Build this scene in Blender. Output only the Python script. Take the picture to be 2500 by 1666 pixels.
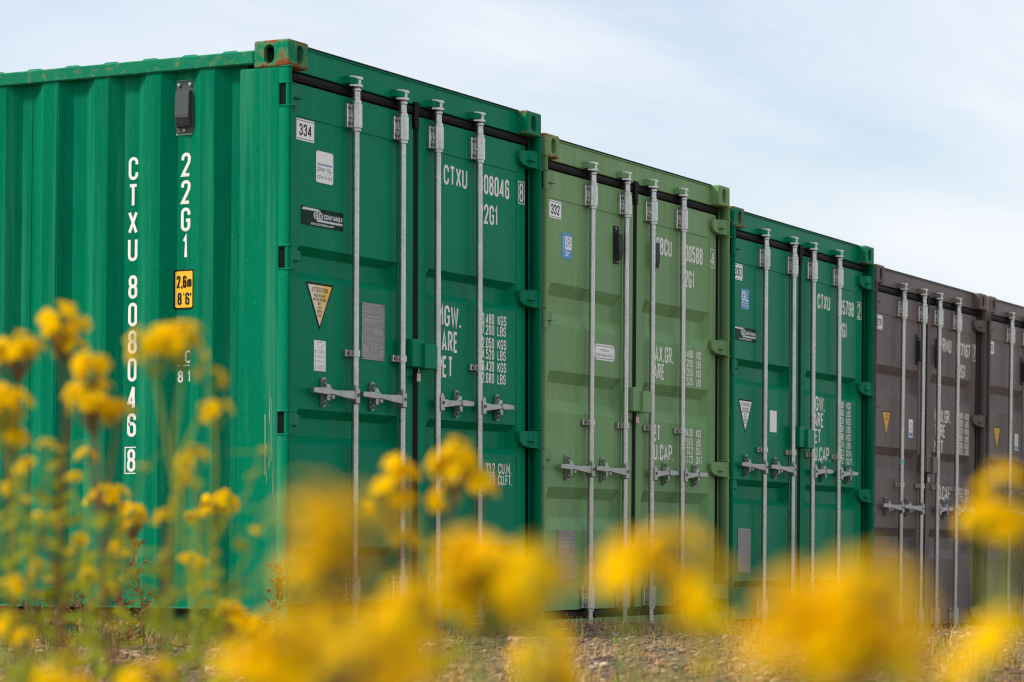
import bpy, bmesh, math, random
import numpy as np
from mathutils import Vector, Matrix

random.seed(7)
rng = np.random.default_rng(11)
for o in list(bpy.data.objects): bpy.data.objects.remove(o)
scene = bpy.context.scene
COL = scene.collection

# ------------------------------------------------------------------ camera
F_PX, IW, IH = 6839.2, 2500.0, 1666.0
CAM = Vector((-10.1406, -6.1980, 0.4762))
YAW, PITCH = 0.46848, 0.06889
c_fwd = Vector((math.cos(YAW)*math.cos(PITCH), math.sin(YAW)*math.cos(PITCH), math.sin(PITCH)))
c_right = Vector((math.sin(YAW), -math.cos(YAW), 0))
c_up = c_right.cross(c_fwd)
cam_d = bpy.data.cameras.new('camera')
cam_d.sensor_width = 36.0
cam_d.lens = F_PX/IW*36.0
cam_d.clip_start, cam_d.clip_end = 0.05, 2000
cam_d.dof.use_dof = True
cam_d.dof.focus_distance = 14.2
cam_d.dof.aperture_fstop = 4.4
cam_d.dof.aperture_blades = 9
cam = bpy.data.objects.new('camera', cam_d); COL.objects.link(cam)
cam.matrix_world = Matrix(((c_right.x, c_up.x, -c_fwd.x, CAM.x), (c_right.y, c_up.y, -c_fwd.y, CAM.y),
                           (c_right.z, c_up.z, -c_fwd.z, CAM.z), (0, 0, 0, 1)))
scene.camera = cam
scene.cycles.pixel_filter_type = 'BLACKMAN_HARRIS'; scene.cycles.filter_width = 1.1

# ------------------------------------------------------------------ sky, sun, exposure
SUN = Vector((-0.60, 0.80, 0)).normalized()
SUN_EL = math.radians(45)
world = bpy.data.worlds.new('World'); scene.world = world; world.use_nodes = True
nt = world.node_tree; nt.nodes.clear()
def N(nt, t, **kw):
    n = nt.nodes.new(t)
    for k, v in kw.items(): setattr(n, k, v)
    return n
def setv(n, **kw):
    for k, v in kw.items(): n.inputs[k.replace('_', ' ')].default_value = v
w_out = N(nt, 'ShaderNodeOutputWorld'); w_bg = N(nt, 'ShaderNodeBackground')
sky = N(nt, 'ShaderNodeTexSky', sky_type='NISHITA', sun_disc=False)
sky.sun_elevation = SUN_EL; sky.sun_rotation = math.atan2(SUN.x, SUN.y)
sky.air_density = 1.0; sky.dust_density = 1.5; sky.ozone_density = 1.0
tc = N(nt, 'ShaderNodeTexCoord'); sx = N(nt, 'ShaderNodeSeparateXYZ')
nt.links.new(tc.outputs['Generated'], sx.inputs[0])
mx = N(nt, 'ShaderNodeMath', operation='MAXIMUM'); mx.inputs[1].default_value = 0.0
nt.links.new(sx.outputs[2], mx.inputs[0])
ad = N(nt, 'ShaderNodeMath', operation='ADD'); ad.inputs[1].default_value = 0.10
nt.links.new(mx.outputs[0], ad.inputs[0])
dv = N(nt, 'ShaderNodeVectorMath', operation='DIVIDE')
cmb = N(nt, 'ShaderNodeCombineXYZ')
for i in range(3): nt.links.new(ad.outputs[0], cmb.inputs[i])
nt.links.new(tc.outputs['Generated'], dv.inputs[0]); nt.links.new(cmb.outputs[0], dv.inputs[1])
cmap = N(nt, 'ShaderNodeMapping'); cmap.inputs['Rotation'].default_value = (0, 0, 0.9)
cmap.inputs['Location'].default_value = (2.3, 0.4, 0.0)
cmap.inputs['Scale'].default_value = (0.7, 2.2, 0.3)
nt.links.new(dv.outputs[0], cmap.inputs[0])
cn = N(nt, 'ShaderNodeTexNoise'); setv(cn, Scale=0.62, Detail=6.0, Roughness=0.56, Distortion=0.5)
nt.links.new(cmap.outputs[0], cn.inputs['Vector'])
cr = N(nt, 'ShaderNodeValToRGB'); cr.color_ramp.elements[0].position = 0.38; cr.color_ramp.elements[1].position = 0.64
cr.color_ramp.elements[0].color = (0.34, 0.34, 0.34, 1); cr.color_ramp.elements[1].color = (0.95, 0.95, 0.95, 1)
nt.links.new(cn.outputs['Fac'], cr.inputs[0])
sk = N(nt, 'ShaderNodeVectorMath', operation='SCALE'); sk.inputs['Scale'].default_value = 0.118
nt.links.new(sky.outputs[0], sk.inputs[0])
wm = N(nt, 'ShaderNodeMix', data_type='RGBA')
wm.inputs['B'].default_value = (0.600, 0.622, 0.655, 1)
nt.links.new(cr.outputs[0], wm.inputs['Factor']); nt.links.new(sk.outputs[0], wm.inputs['A'])
nt.links.new(wm.outputs['Result'], w_bg.inputs['Color']); w_bg.inputs['Strength'].default_value = 1.0
nt.links.new(w_bg.outputs[0], w_out.inputs[0])

sun_d = bpy.data.lights.new('sun', 'SUN'); sun_d.energy = 2.8; sun_d.angle = math.radians(10); sun_d.color = (1.0, 0.94, 0.83)
sun = bpy.data.objects.new('sun', sun_d); COL.objects.link(sun)
sdir = Vector((SUN.x*math.cos(SUN_EL), SUN.y*math.cos(SUN_EL), math.sin(SUN_EL)))
sun.rotation_euler = sdir.to_track_quat('Z', 'Y').to_euler(); sun.location = sdir*30
scene.view_settings.view_transform = 'Standard'; scene.view_settings.look = 'None'
scene.view_settings.exposure = 0.62; scene.view_settings.gamma = 1.0
scene.view_settings.use_curve_mapping = False

# ------------------------------------------------------------------ materials
def newmat(name):
    m = bpy.data.materials.new(name); m.use_nodes = True
    nt = m.node_tree; b = nt.nodes['Principled BSDF']
    return m, nt, b
def plain(name, col, rough=0.5, metal=0.0, spec=None):
    m, nt, b = newmat(name)
    b.inputs['Base Color'].default_value = (*col, 1); b.inputs['Roughness'].default_value = rough; b.inputs['Metallic'].default_value = metal
    if spec is not None: b.inputs['Specular IOR Level'].default_value = spec
    return m
def noise_node(nt, vec, scale, detail=3, rough=0.55, sc=(1, 1, 1)):
    mp = N(nt, 'ShaderNodeMapping'); mp.inputs['Scale'].default_value = sc
    nt.links.new(vec, mp.inputs[0])
    n = N(nt, 'ShaderNodeTexNoise'); setv(n, Scale=scale, Detail=float(detail), Roughness=rough)
    nt.links.new(mp.outputs[0], n.inputs['Vector'])
    return n.outputs['Fac']
def ramp(nt, fac, p0, p1, c0=(0, 0, 0, 1), c1=(1, 1, 1, 1)):
    r = N(nt, 'ShaderNodeValToRGB'); r.color_ramp.elements[0].position = p0; r.color_ramp.elements[1].position = p1
    r.color_ramp.elements[0].color = c0; r.color_ramp.elements[1].color = c1
    nt.links.new(fac, r.inputs[0]); return r.outputs[0]
def mixc(nt, fac, a, b):
    m = N(nt, 'ShaderNodeMix', data_type='RGBA')
    if isinstance(fac, float): m.inputs['Factor'].default_value = fac
    else: nt.links.new(fac, m.inputs['Factor'])
    for k, v in (('A', a), ('B', b)):
        if isinstance(v, tuple): m.inputs[k].default_value = (*v[:3], 1)
        else: nt.links.new(v, m.inputs[k])
    return m.outputs['Result']
def mul(nt, a, k):
    m = N(nt, 'ShaderNodeMath', operation='MULTIPLY'); nt.links.new(a, m.inputs[0])
    if isinstance(k, float): m.inputs[1].default_value = k
    else: nt.links.new(k, m.inputs[1])
    return m.outputs[0]

def paint(name, base, faded, fade=0.35, rust=0.0, rough=0.30, streak=0.5, rust_scale=16.0, edges=False):
    k = max(base); tint = tuple(min(1.0, 0.12+0.75*x/k) for x in base)      # coloured clear gloss over the paint
    m, nt, b = newmat(name)
    pos = N(nt, 'ShaderNodeNewGeometry').outputs['Position']
    big = noise_node(nt, pos, 1.3, 4)
    st = noise_node(nt, pos, 1.0, 5, 0.62, (16, 16, 0.55))
    fine = noise_node(nt, pos, 45, 4, 0.6)
    c = mixc(nt, ramp(nt, big, 0.3, 0.75), tuple(x*0.90 for x in base), tuple(x*1.10 for x in base))
    f1 = mul(nt, ramp(nt, st, 0.50, 0.74), streak)
    c = mixc(nt, f1, c, faded)
    f2 = mul(nt, ramp(nt, fine, 0.45, 0.8), fade*0.35)
    c = mixc(nt, f2, c, faded)
    rr = N(nt, 'ShaderNodeMapRange'); nt.links.new(st, rr.inputs[0])
    rr.inputs['To Min'].default_value = rough-0.05; rr.inputs['To Max'].default_value = rough+0.16
    rough_out = rr.outputs[0]
    # chips: small scattered bare spots
    ch = noise_node(nt, pos, 70, 2, 0.5)
    chm = ramp(nt, ch, 0.735, 0.76)
    c = mixc(nt, mul(nt, chm, 0.28), c, tuple(min(1, x*1.6+0.06) for x in faded))
    if rust > 0:
        rn = noise_node(nt, pos, rust_scale, 7, 0.68)
        if edges:      # wear along the top and bottom edges of a corner casting
            ob = N(nt, 'ShaderNodeTexCoord').outputs['Object']; sz = N(nt, 'ShaderNodeSeparateXYZ'); nt.links.new(ob, sz.inputs[0])
            e1 = N(nt, 'ShaderNodeMath', operation='SUBTRACT'); nt.links.new(sz.outputs[2], e1.inputs[0]); e1.inputs[1].default_value = 0.059
            e2 = N(nt, 'ShaderNodeMath', operation='ABSOLUTE'); nt.links.new(e1.outputs[0], e2.inputs[0])
            e3 = N(nt, 'ShaderNodeMapRange'); nt.links.new(e2.outputs[0], e3.inputs[0]); e3.inputs['From Min'].default_value = 0.030; e3.inputs['From Max'].default_value = 0.058; e3.inputs['To Min'].default_value = -0.05; e3.inputs['To Max'].default_value = 0.10
            e4 = N(nt, 'ShaderNodeMath', operation='ADD'); nt.links.new(rn, e4.inputs[0]); nt.links.new(e3.outputs[0], e4.inputs[1]); rn = e4.outputs[0]
        rm = ramp(nt, rn, 0.72-rust*0.32, 0.78-rust*0.32)
        rc = mixc(nt, noise_node(nt, pos, 55, 4), (0.09, 0.028, 0.014), (0.36, 0.12, 0.036))
        halo = ramp(nt, rn, 0.60-rust*0.32, 0.76-rust*0.32)
        c = mixc(nt, mul(nt, halo, 0.45), c, (0.32, 0.27, 0.10))
        c = mixc(nt, rm, c, rc)
        q = N(nt, 'ShaderNodeMath', operation='MULTIPLY_ADD'); nt.links.new(rm, q.inputs[0]); q.inputs[1].default_value = 0.45
        nt.links.new(rough_out, q.inputs[2]); rough_out = q.outputs[0]
    nt.links.new(c, b.inputs['Base Color']); nt.links.new(rough_out, b.inputs['Roughness']); b.inputs['Specular IOR Level'].default_value = 0.045; b.inputs['Specular Tint'].default_value = (*tint, 1)
    wave = noise_node(nt, pos, 3.0, 2, 0.4)
    bp = N(nt, 'ShaderNodeBump'); bp.inputs['Strength'].default_value = 0.40; bp.inputs['Distance'].default_value = 0.012
    nt.links.new(wave, bp.inputs['Height'])
    bp2 = N(nt, 'ShaderNodeBump'); bp2.inputs['Strength'].default_value = 0.10; bp2.inputs['Distance'].default_value = 0.002
    nt.links.new(noise_node(nt, pos, 160, 2), bp2.inputs['Height']); nt.links.new(bp.outputs[0], bp2.inputs['Normal'])
    nt.links.new(bp2.outputs[0], b.inputs['Normal'])
    return m

G = (0.0, 0.185, 0.094); GF = (0.03, 0.28, 0.145)
L = (0.160, 0.300, 0.135); LF = (0.42, 0.46, 0.20)
T = (0.134, 0.110, 0.107); TF = (0.21, 0.16, 0.14)
def pset(tag, c, f, rust_c, rust_r):
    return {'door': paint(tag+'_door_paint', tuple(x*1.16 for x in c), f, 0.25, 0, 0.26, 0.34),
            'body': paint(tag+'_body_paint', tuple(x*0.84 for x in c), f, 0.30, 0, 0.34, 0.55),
            'post': paint(tag+'_post_paint', tuple(x*0.98 for x in c), tuple(x*0.95+0.04 for x in f), 0.25, 0, 0.40, 0.50),
            'cast2': paint(tag+'_clean_casting_paint', tuple(x*1.05 for x in c), f, 0.7, rust_c*0.45, 0.42, 0.5, 17.0, True),
            'rail': paint(tag+'_rail_paint', tuple(x*0.95+0.01 for x in c), f, 0.6, rust_r, 0.42, 0.4, 24.0),
            'cast': paint(tag+'_casting_paint', tuple(x*1.05 for x in c), f, 0.7, rust_c, 0.42, 0.5, 17.0, True)}
P_GREEN = pset('green', G, GF, 0.62, 0.21)
P_LIGHT = pset('light_green', L, LF, 0.56, 0.14)
P_GREEN2 = dict(P_GREEN); P_GREEN2['cast'] = paint('worn_green_casting_paint', G, GF, 0.7, 0.45, 0.42, 0.5, 15.0, True)
P_TAUPE = pset('taupe', T, TF, 0.22, 0.08)

def galv(name, c0, c1, rough):
    m, nt, b = newmat(name)
    pos = N(nt, 'ShaderNodeNewGeometry').outputs['Position']
    n = noise_node(nt, pos, 60, 5, 0.65); n2 = noise_node(nt, pos, 9, 4, 0.6, (1, 1, 0.6))
    c = mixc(nt, ramp(nt, n, 0.3, 0.7), c0, c1)
    c = mixc(nt, mul(nt, ramp(nt, n2, 0.5, 0.75), 0.4), c, tuple(x*0.6 for x in c0))
    nt.links.new(c, b.inputs['Base Color']); b.inputs['Metallic'].default_value = 0.92
    rr = N(nt, 'ShaderNodeMapRange'); nt.links.new(n, rr.inputs[0]); rr.inputs['To Min'].default_value = rough-0.08; rr.inputs['To Max'].default_value = rough+0.14
    nt.links.new(rr.outputs[0], b.inputs['Roughness'])
    return m
M_GALV = galv('galvanised_steel', (0.42, 0.415, 0.40), (0.66, 0.65, 0.62), 0.27)
M_CAST = galv('forged_galvanised_steel', (0.36, 0.36, 0.36), (0.52, 0.52, 0.51), 0.42)
M_BOLT = plain('dull_bolt_steel', (0.12, 0.115, 0.11), 0.5, 0.5)
M_RUBBER_SHADE = plain('black_rubber_and_slot_shade', (0.008, 0.007, 0.007), 0.55, 0.0, 0.08)  # rubber for the gaskets; also the painted shade inside the hinge slots
M_STRIP = plain('dark_header_strip', (0.020, 0.030, 0.032), 0.6, 0.0, 0.2)
M_DARK = plain('dark_steel_underside', (0.02, 0.018, 0.016), 0.8)
def worn_white():
    m, nt, b = newmat('white_marking_paint')
    pos = N(nt, 'ShaderNodeNewGeometry').outputs['Position']
    c = mixc(nt, noise_node(nt, pos, 22, 5, 0.65), (0.74, 0.73, 0.68), (0.90, 0.89, 0.84)); nt.links.new(c, b.inputs['Base Color']); b.inputs['Roughness'].default_value = 0.5
    a = ramp(nt, noise_node(nt, pos, 120, 5, 0.7), 0.30, 0.34, (0.25, 0.25, 0.25, 1), (1, 1, 1, 1)); nt.links.new(a, b.inputs['Alpha'])
    return m
M_WHITE = worn_white()
M_LABEL = plain('white_vinyl', (0.86, 0.86, 0.88), 0.35)
M_INK = plain('black_ink', (0.010, 0.010, 0.012), 0.5, 0.0, 0.1)
M_GREYINK = plain('grey_ink', (0.20, 0.20, 0.21), 0.5)
M_YEL = plain('yellow_vinyl', (0.85, 0.48, 0.008), 0.4)
M_AMBER = plain('amber_vinyl', (0.95, 0.50, 0.006), 0.4)
M_BLUE = plain('blue_vinyl', (0.035, 0.27, 0.58), 0.35)
M_NAVY = plain('blue_stripe_ink', (0.06, 0.14, 0.45), 0.4)
M_LIME = plain('pale_green_stripe_ink', (0.30, 0.55, 0.25), 0.4)
M_DKGREEN = plain('dark_green_vinyl', (0.002, 0.032, 0.020), 0.4, 0.0, 0.06)
M_SILVER = plain('silver_ink', (0.62, 0.64, 0.66), 0.35)
M_PLATE = plain('grey_aluminium_plate', (0.24, 0.235, 0.23), 0.42, 0.35)
M_PLATE_TX = plain('embossed_plate_text', (0.42, 0.41, 0.40), 0.4, 0.3)
M_VENT = plain('grey_plastic', (0.070, 0.080, 0.080), 0.5, 0.0, 0.2)
M_VENT_D = plain('dark_grey_plastic', (0.03, 0.034, 0.036), 0.5, 0.0, 0.15)
M_SEAL = plain('green_sealant', (0.25, 0.42, 0.33), 0.6)
def white_to_yellow():
    m, nt, b = newmat('white_to_yellow_vinyl')
    pos = N(nt, 'ShaderNodeNewGeometry').outputs['Position']
    sx = N(nt, 'ShaderNodeSeparateXYZ'); nt.links.new(pos, sx.inputs[0])
    n = noise_node(nt, pos, 14, 3)
    mr = N(nt, 'ShaderNodeMapRange'); nt.links.new(sx.outputs[0], mr.inputs[0]); mr.inputs['From Min'].default_value = 0.27; mr.inputs['From Max'].default_value = 0.46
    a = N(nt, 'ShaderNodeMath', operation='MULTIPLY_ADD'); nt.links.new(n, a.inputs[0]); a.inputs[1].default_value = 0.35; nt.links.new(mr.outputs[0], a.inputs[2])
    nt.links.new(ramp(nt, a.outputs[0], 0.25, 1.1, (0.78, 0.74, 0.70, 1), (0.86, 0.55, 0.06, 1)), b.inputs['Base Color'])  # blends from whitish on the left to yellow on the right, with noise
    b.inputs['Roughness'].default_value = 0.4
    return m
M_WHITEYEL = white_to_yellow()

# ------------------------------------------------------------------ mesh helpers
class MB:
    def __init__(s): s.v = []; s.f = []; s.m = []; s.sm = []
    def add(s, vs, fs, mat=0, smooth=False):
        k = len(s.v); s.v += [tuple(p) for p in vs]
        for f in fs: s.f.append(tuple(i+k for i in f)); s.m.append(mat); s.sm.append(smooth)
    def box(s, x0, x1, y0, y1, z0, z1, c=0.0, mat=0):
        if c <= 0:
            vs = [(x, y, z) for x in (x0, x1) for y in (y0, y1) for z in (z0, z1)]
            s.add(vs, [(0, 1, 3, 2), (4, 6, 7, 5), (0, 4, 5, 1), (2, 3, 7, 6), (0, 2, 6, 4), (1, 5, 7, 3)], mat); return
        X, Y, Z = (x0, x1), (y0, y1), (z0, z1); sg = (1, -1); vs = []; idx = {}
        for i in (0, 1):
            for j in (0, 1):
                for k in (0, 1):
                    a = (X[i], Y[j], Z[k]); d = (sg[i]*c, sg[j]*c, sg[k]*c)
                    idx[i, j, k] = len(vs)
                    vs += [(a[0], a[1]+d[1], a[2]+d[2]), (a[0]+d[0], a[1], a[2]+d[2]), (a[0]+d[0], a[1]+d[1], a[2])]
        q = lambda i, j, k, n: idx[i, j, k]+n
        fs = []
        for i in (0, 1):
            t = [(0, 0), (0, 1), (1, 1), (1, 0)]
            if i: t = t[::-1]
            fs += [tuple(q(i, a, b, 0) for a, b in t), tuple(q(b, i, a, 1) for a, b in t), tuple(q(a, b, i, 2) for a, b in t)]
        def ed(a, b, na, nb, flip):
            f = (q(*a, na), q(*b, na), q(*b, nb), q(*a, nb)); fs.append(f[::-1] if flip else f)
        for i in (0, 1):
            for j in (0, 1):
                ed((i, j, 0), (i, j, 1), 0, 1, (i ^ j) == 1); ed((i, 0, j), (i, 1, j), 0, 2, (i ^ j) == 0); ed((0, i, j), (1, i, j), 1, 2, (i ^ j) == 1)
        for i in (0, 1):
            for j in (0, 1):
                for k in (0, 1):
                    f = (q(i, j, k, 0), q(i, j, k, 1), q(i, j, k, 2)); fs.append(f if (i ^ j ^ k) else f[::-1])
        s.add(vs, fs, mat)
    def prism(s, poly, axis, a, b, mat=0, smooth=False):
        n = len(poly)
        def P(u, w, t): return {0: (t, u, w), 1: (u, t, w), 2: (u, w, t)}[axis]
        v0 = [P(u, w, a) for u, w in poly]; v1 = [P(u, w, b) for u, w in poly]
        s.add(v0, [tuple(range(n))], mat); s.add(v1, [tuple(range(n))[::-1]], mat)
        s.add(v0+v1, [(i, (i+1) % n, n+(i+1) % n, n+i) for i in range(n)], mat, smooth)
    def lathe(s, prof, cx, cy, n=16, mat=0):      # prof list of (r, z)
        for (r0, z0), (r1, z1) in zip(prof, prof[1:]):
            vs = []
            for r, z in ((r0, z0), (r1, z1)):
                vs += [(cx+r*math.cos(2*math.pi*i/n), cy+r*math.sin(2*math.pi*i/n), z) for i in range(n)]
            s.add(vs, [(i, (i+1) % n, n+(i+1) % n, n+i) for i in range(n)], mat, True)
        for r, z in (prof[0], prof[-1]):
            if r > 0: s.add([(cx+r*math.cos(2*math.pi*i/n), cy+r*math.sin(2*math.pi*i/n), z) for i in range(n)], [tuple(range(n))], mat)
    def tube(s, path, rad, n=6, mat=0, cap=True):
        P = [Vector(p) for p in path]; rings = []
        for i, p in enumerate(P):
            d = (P[min(i+1, len(P)-1)]-P[max(i-1, 0)]).normalized()
            a = d.orthogonal().normalized() if i == 0 else (a - d*a.dot(d)).normalized()
            b = d.cross(a); r = rad[i] if isinstance(rad, (list, tuple)) else rad
            rings.append([p+(a*math.cos(2*math.pi*k/n)+b*math.sin(2*math.pi*k/n))*r for k in range(n)])
        vs = [q for r in rings for q in r]; fs = []
        for i in range(len(P)-1):
            fs += [(i*n+k, i*n+(k+1) % n, (i+1)*n+(k+1) % n, (i+1)*n+k) for k in range(n)]
        s.add(vs, fs, mat, True)
        if cap: s.add(rings[-1], [tuple(range(n))], mat); s.add(rings[0], [tuple(range(n))[::-1]], mat)
    def disc(s, c, nrm, r, h, n=8, mat=0):
        c = Vector(c); d = Vector(nrm).normalized()
        s.tube([c, c+d*h], r, n, mat)
    def mesh(s, name, recalc=True):
        me = bpy.data.meshes.new(name); me.from_pydata(s.v, [], s.f)
        me.polygons.foreach_set('material_index', s.m); me.polygons.foreach_set('use_smooth', s.sm)
        if recalc:
            bm = bmesh.new(); bm.from_mesh(me); bmesh.ops.recalc_face_normals(bm, faces=bm.faces); bm.to_mesh(me); bm.free()
        me.update(); return me

CACHE = {}
def put(name, me, mats, parent=None, loc=(0, 0, 0), rot=(0, 0, 0), scale=(1, 1, 1)):
    """link a mesh as one object; materials sit on the object so that meshes can be shared"""
    if not isinstance(mats, (list, tuple)): mats = [mats]
    while len(me.materials) < len(mats): me.materials.append(None)
    o = bpy.data.objects.new(name, me); COL.objects.link(o)
    for i, m in enumerate(mats): o.material_slots[i].link = 'OBJECT'; o.material_slots[i].material = m
    o.parent = parent; o.location = loc; o.rotation_euler = rot; o.scale = scale
    return o
def cached(key, fn):
    if key not in CACHE:
        b = MB(); fn(b); CACHE[key] = b.mesh(key)
    return CACHE[key]
def thing(name, label, cat, loc=(0, 0, 0), rot=(0, 0, 0), group=None):
    o = bpy.data.objects.new(name, None); COL.objects.link(o); o.empty_display_size = 0.1
    o.location = loc; o.rotation_euler = rot; o['label'] = label; o['category'] = cat
    if group: o['group'] = group
    return o

# ------------------------------------------------------------------ stroke lettering
R_ = 1
GL = {
 'C': (.52, [[(1, .70), (1, 1, 1), (0, 1, 1), (0, 0, 1), (1, 0, 1), (1, .30)]]), 'T': (.50, [[(0, 1), (1, 1)], [(.5, 1), (.5, 0)]]),
 'X': (.54, [[(0, 0), (1, 1)], [(0, 1), (1, 0)]]), 'U': (.52, [[(0, 1), (0, 0, 1), (1, 0, 1), (1, 1)]]),
 '0': (.50, [[(0, .5), (0, 1, 1), (1, 1, 1), (1, 0, 1), (0, 0, 1), (0, .5)]]),
 '8': (.50, [[(.04, .75), (.04, 1, 1), (.96, 1, 1), (.96, .53, 1), (.04, .53, 1), (.04, .75)], [(0, .26), (0, .53, 1), (1, .53, 1), (1, 0, 1), (0, 0, 1), (0, .26)]]),
 '6': (.50, [[(1, .74), (1, 1, 1), (0, 1, 1), (0, 0, 1), (1, 0, 1), (1, .57, 1), (.35, .57), (0, .5)]]),
 '9': (.50, [[(0, .26), (0, 0, 1), (1, 0, 1), (1, 1, 1), (0, 1, 1), (0, .43, 1), (.65, .43), (1, .5)]]),
 '4': (.54, [[(.74, 0), (.74, 1)], [(.74, 1), (0, .24), (1, .24)]]), '2': (.50, [[(0, .72), (0, 1, 1), (1, 1, 1), (1, .66, .7), (0, 0), (1, 0)]]),
 '1': (.36, [[(.05, .78), (.62, 1), (.62, 0)]]), '3': (.50, [[(0, .74), (0, 1, 1), (1, 1, 1), (1, .54, 1), (.4, .54)], [(.4, .54), (1, .54, 1), (1, 0, 1), (0, 0, 1), (0, .26)]]),
 '5': (.50, [[(1, 1), (.06, 1), (.06, .52)], [(.06, .60), (1, .60, 1), (1, 0, 1), (0, 0, 1), (0, .26)]]), '7': (.48, [[(0, 1), (1, 1), (.35, 0)]]),
 'G': (.52, [[(1, .72), (1, 1, 1), (0, 1, 1), (0, 0, 1), (1, 0, 1), (1, .46), (.55, .46)]]), 'M': (.66, [[(0, 0), (0, 1), (.5, .25), (1, 1), (1, 0)]]),
 'W': (.74, [[(0, 1), (.25, 0), (.5, .9), (.75, 0), (1, 1)]]), 'A': (.56, [[(0, 0), (.5, 1), (1, 0)], [(.17, .27), (.83, .27)]]),
 'R': (.52, [[(0, 0), (0, 1), (1, 1, 1), (1, .5, 1), (0, .5)], [(.5, .5), (1, 0)]]), 'P': (.52, [[(0, 0), (0, 1), (1, 1, 1), (1, .46, 1), (0, .46)]]),
 'B': (.52, [[(0, 0), (0, 1), (.95, 1, 1), (.95, .53, 1), (0, .53)], [(0, .53), (1, .53, 1), (1, 0, 1), (0, 0)]]),
 'E': (.46, [[(1, 1), (0, 1), (0, 0), (1, 0)], [(0, .52), (.86, .52)]]), 'F': (.46, [[(1, 1), (0, 1), (0, 0)], [(0, .52), (.86, .52)]]),
 'L': (.44, [[(0, 1), (0, 0), (1, 0)]]), 'N': (.54, [[(0, 0), (0, 1), (1, 0), (1, 1)]]), 'K': (.52, [[(0, 0), (0, 1)], [(1, 1), (0, .42)], [(.35, .58), (1, 0)]]),
 'S': (.50, [[(1, .74), (1, 1, 1), (0, 1, 1), (0, .53, 1), (1, .53, 1), (1, 0, 1), (0, 0, 1), (0, .26)]]), 'I': (.16, [[(.5, 0), (.5, 1)]]),
 'H': (.52, [[(0, 0), (0, 1)], [(1, 0), (1, 1)], [(0, .5), (1, .5)]]), 'D': (.52, [[(0, 0), (0, 1), (1, 1, 1), (1, 0, 1), (0, 0)]]),
 'V': (.54, [[(0, 1), (.5, 0), (1, 1)]]), 'Y': (.54, [[(0, 1), (.5, .48), (1, 1)], [(.5, .48), (.5, 0)]]), 'Q': (.5, [[(0, .5), (0, 1, 1), (1, 1, 1), (1, 0, 1), (0, 0, 1), (0, .5)], [(.6, .2), (1, 0)]]),
 'O': (.52, [[(0, .5), (0, 1, 1), (1, 1, 1), (1, 0, 1), (0, 0, 1), (0, .5)]]),
 '.': (.16, [[(.5, -.04), (.5, .09)]]), ',': (.16, [[(.6, .08), (.3, -.14)]]), "'": (.14, [[(.5, .78), (.5, 1.03)]]), '"': (.26, [[(.1, .78), (.1, 1.03)], [(.9, .78), (.9, 1.03)]]),
 '-': (.3, [[(0, .45), (1, .45)]]), ':': (.14, [[(.5, .42), (.5, .55)]]), ' ': (.26, []),
 'm': (.72, [[(0, 0), (0, .66)], [(0, .5), (.0, .66, .5), (.5, .66, .8), (.5, 0)], [(.5, .5), (.5, .66, .5), (1, .66, .8), (1, 0)]]),
 'w': (.66, [[(0, .66), (.25, 0), (.5, .6), (.75, 0), (1, .66)]]), 'c': (.46, [[(1, .48), (1, .66, .8), (0, .66, .8), (0, 0, .8), (1, 0, .8), (1, .2)]]),
 'o': (.48, [[(0, .33), (0, .66, .9), (1, .66, .9), (1, 0, .9), (0, 0, .9), (0, .33)]]), 'n': (.46, [[(0, 0), (0, .66)], [(0, .5), (0, .66, .5), (1, .66, .9), (1, 0)]]),
 't': (.34, [[(.5, .95), (.5, 0, .6), (1, 0)], [(0, .66), (1, .66)]]), 'a': (.46, [[(.05, .66), (1, .66, .8), (1, 0)], [(1, .36), (0, .36, .7), (0, 0, .7), (1, .04)]]),
 'i': (.14, [[(.5, 0), (.5, .66)], [(.5, .82), (.5, .96)]]), 'e': (.46, [[(0, .34), (1, .34), (1, .66, .8), (0, .66, .8), (0, 0, .8), (.95, 0)]]), 'x': (.46, [[(0, 0), (1, .66)], [(0, .66), (1, 0)]]),
}
def glyph_lines(ch, h, t, wide):
    wf, lines = GL[ch]; W = wf*h*wide; ax, ay = t/2, t/2; bw, bh = max(W-t, 1e-5), h-t
    out = []
    for ln in lines:
        pts = [(ax+p[0]*bw, ay+p[1]*bh, (p[2] if len(p) > 2 else 0)) for p in ln]; res = []
        for i, (x, y, r) in enumerate(pts):
            if r and 0 < i < len(pts)-1:
                p = Vector((x, y)); a = Vector(pts[i-1][:2])-p; b = Vector(pts[i+1][:2])-p
                rad = min(bw*0.5*r, a.length*0.5 if pts[i-1][2] else a.length, b.length*0.5 if pts[i+1][2] else b.length)
                a, b = a.normalized()*rad, b.normalized()*rad
                for k in range(6):
                    u = k/5*math.pi/2     # circular corner
                    q = p+a+b - a*math.sin(u) - b*math.cos(u) if abs(a.dot(b)) < 1e-9 else (p+a)*(1-k/5)**2+p*2*(k/5)*(1-k/5)+(p+b)*(k/5)**2
                    if abs(a.dot(b)) < 1e-9: q = p+a+b - a*math.sin(u) - b*math.cos(u); q = p + a*(1-math.sin(u)) + b*(1-math.cos(u))
                    res.append(q)
            else: res.append(Vector((x, y)))
        o2 = [res[0]]
        for q in res[1:]:
            if (q-o2[-1]).length > 1e-6: o2.append(q)
        out.append(o2)
    return W, out
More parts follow.
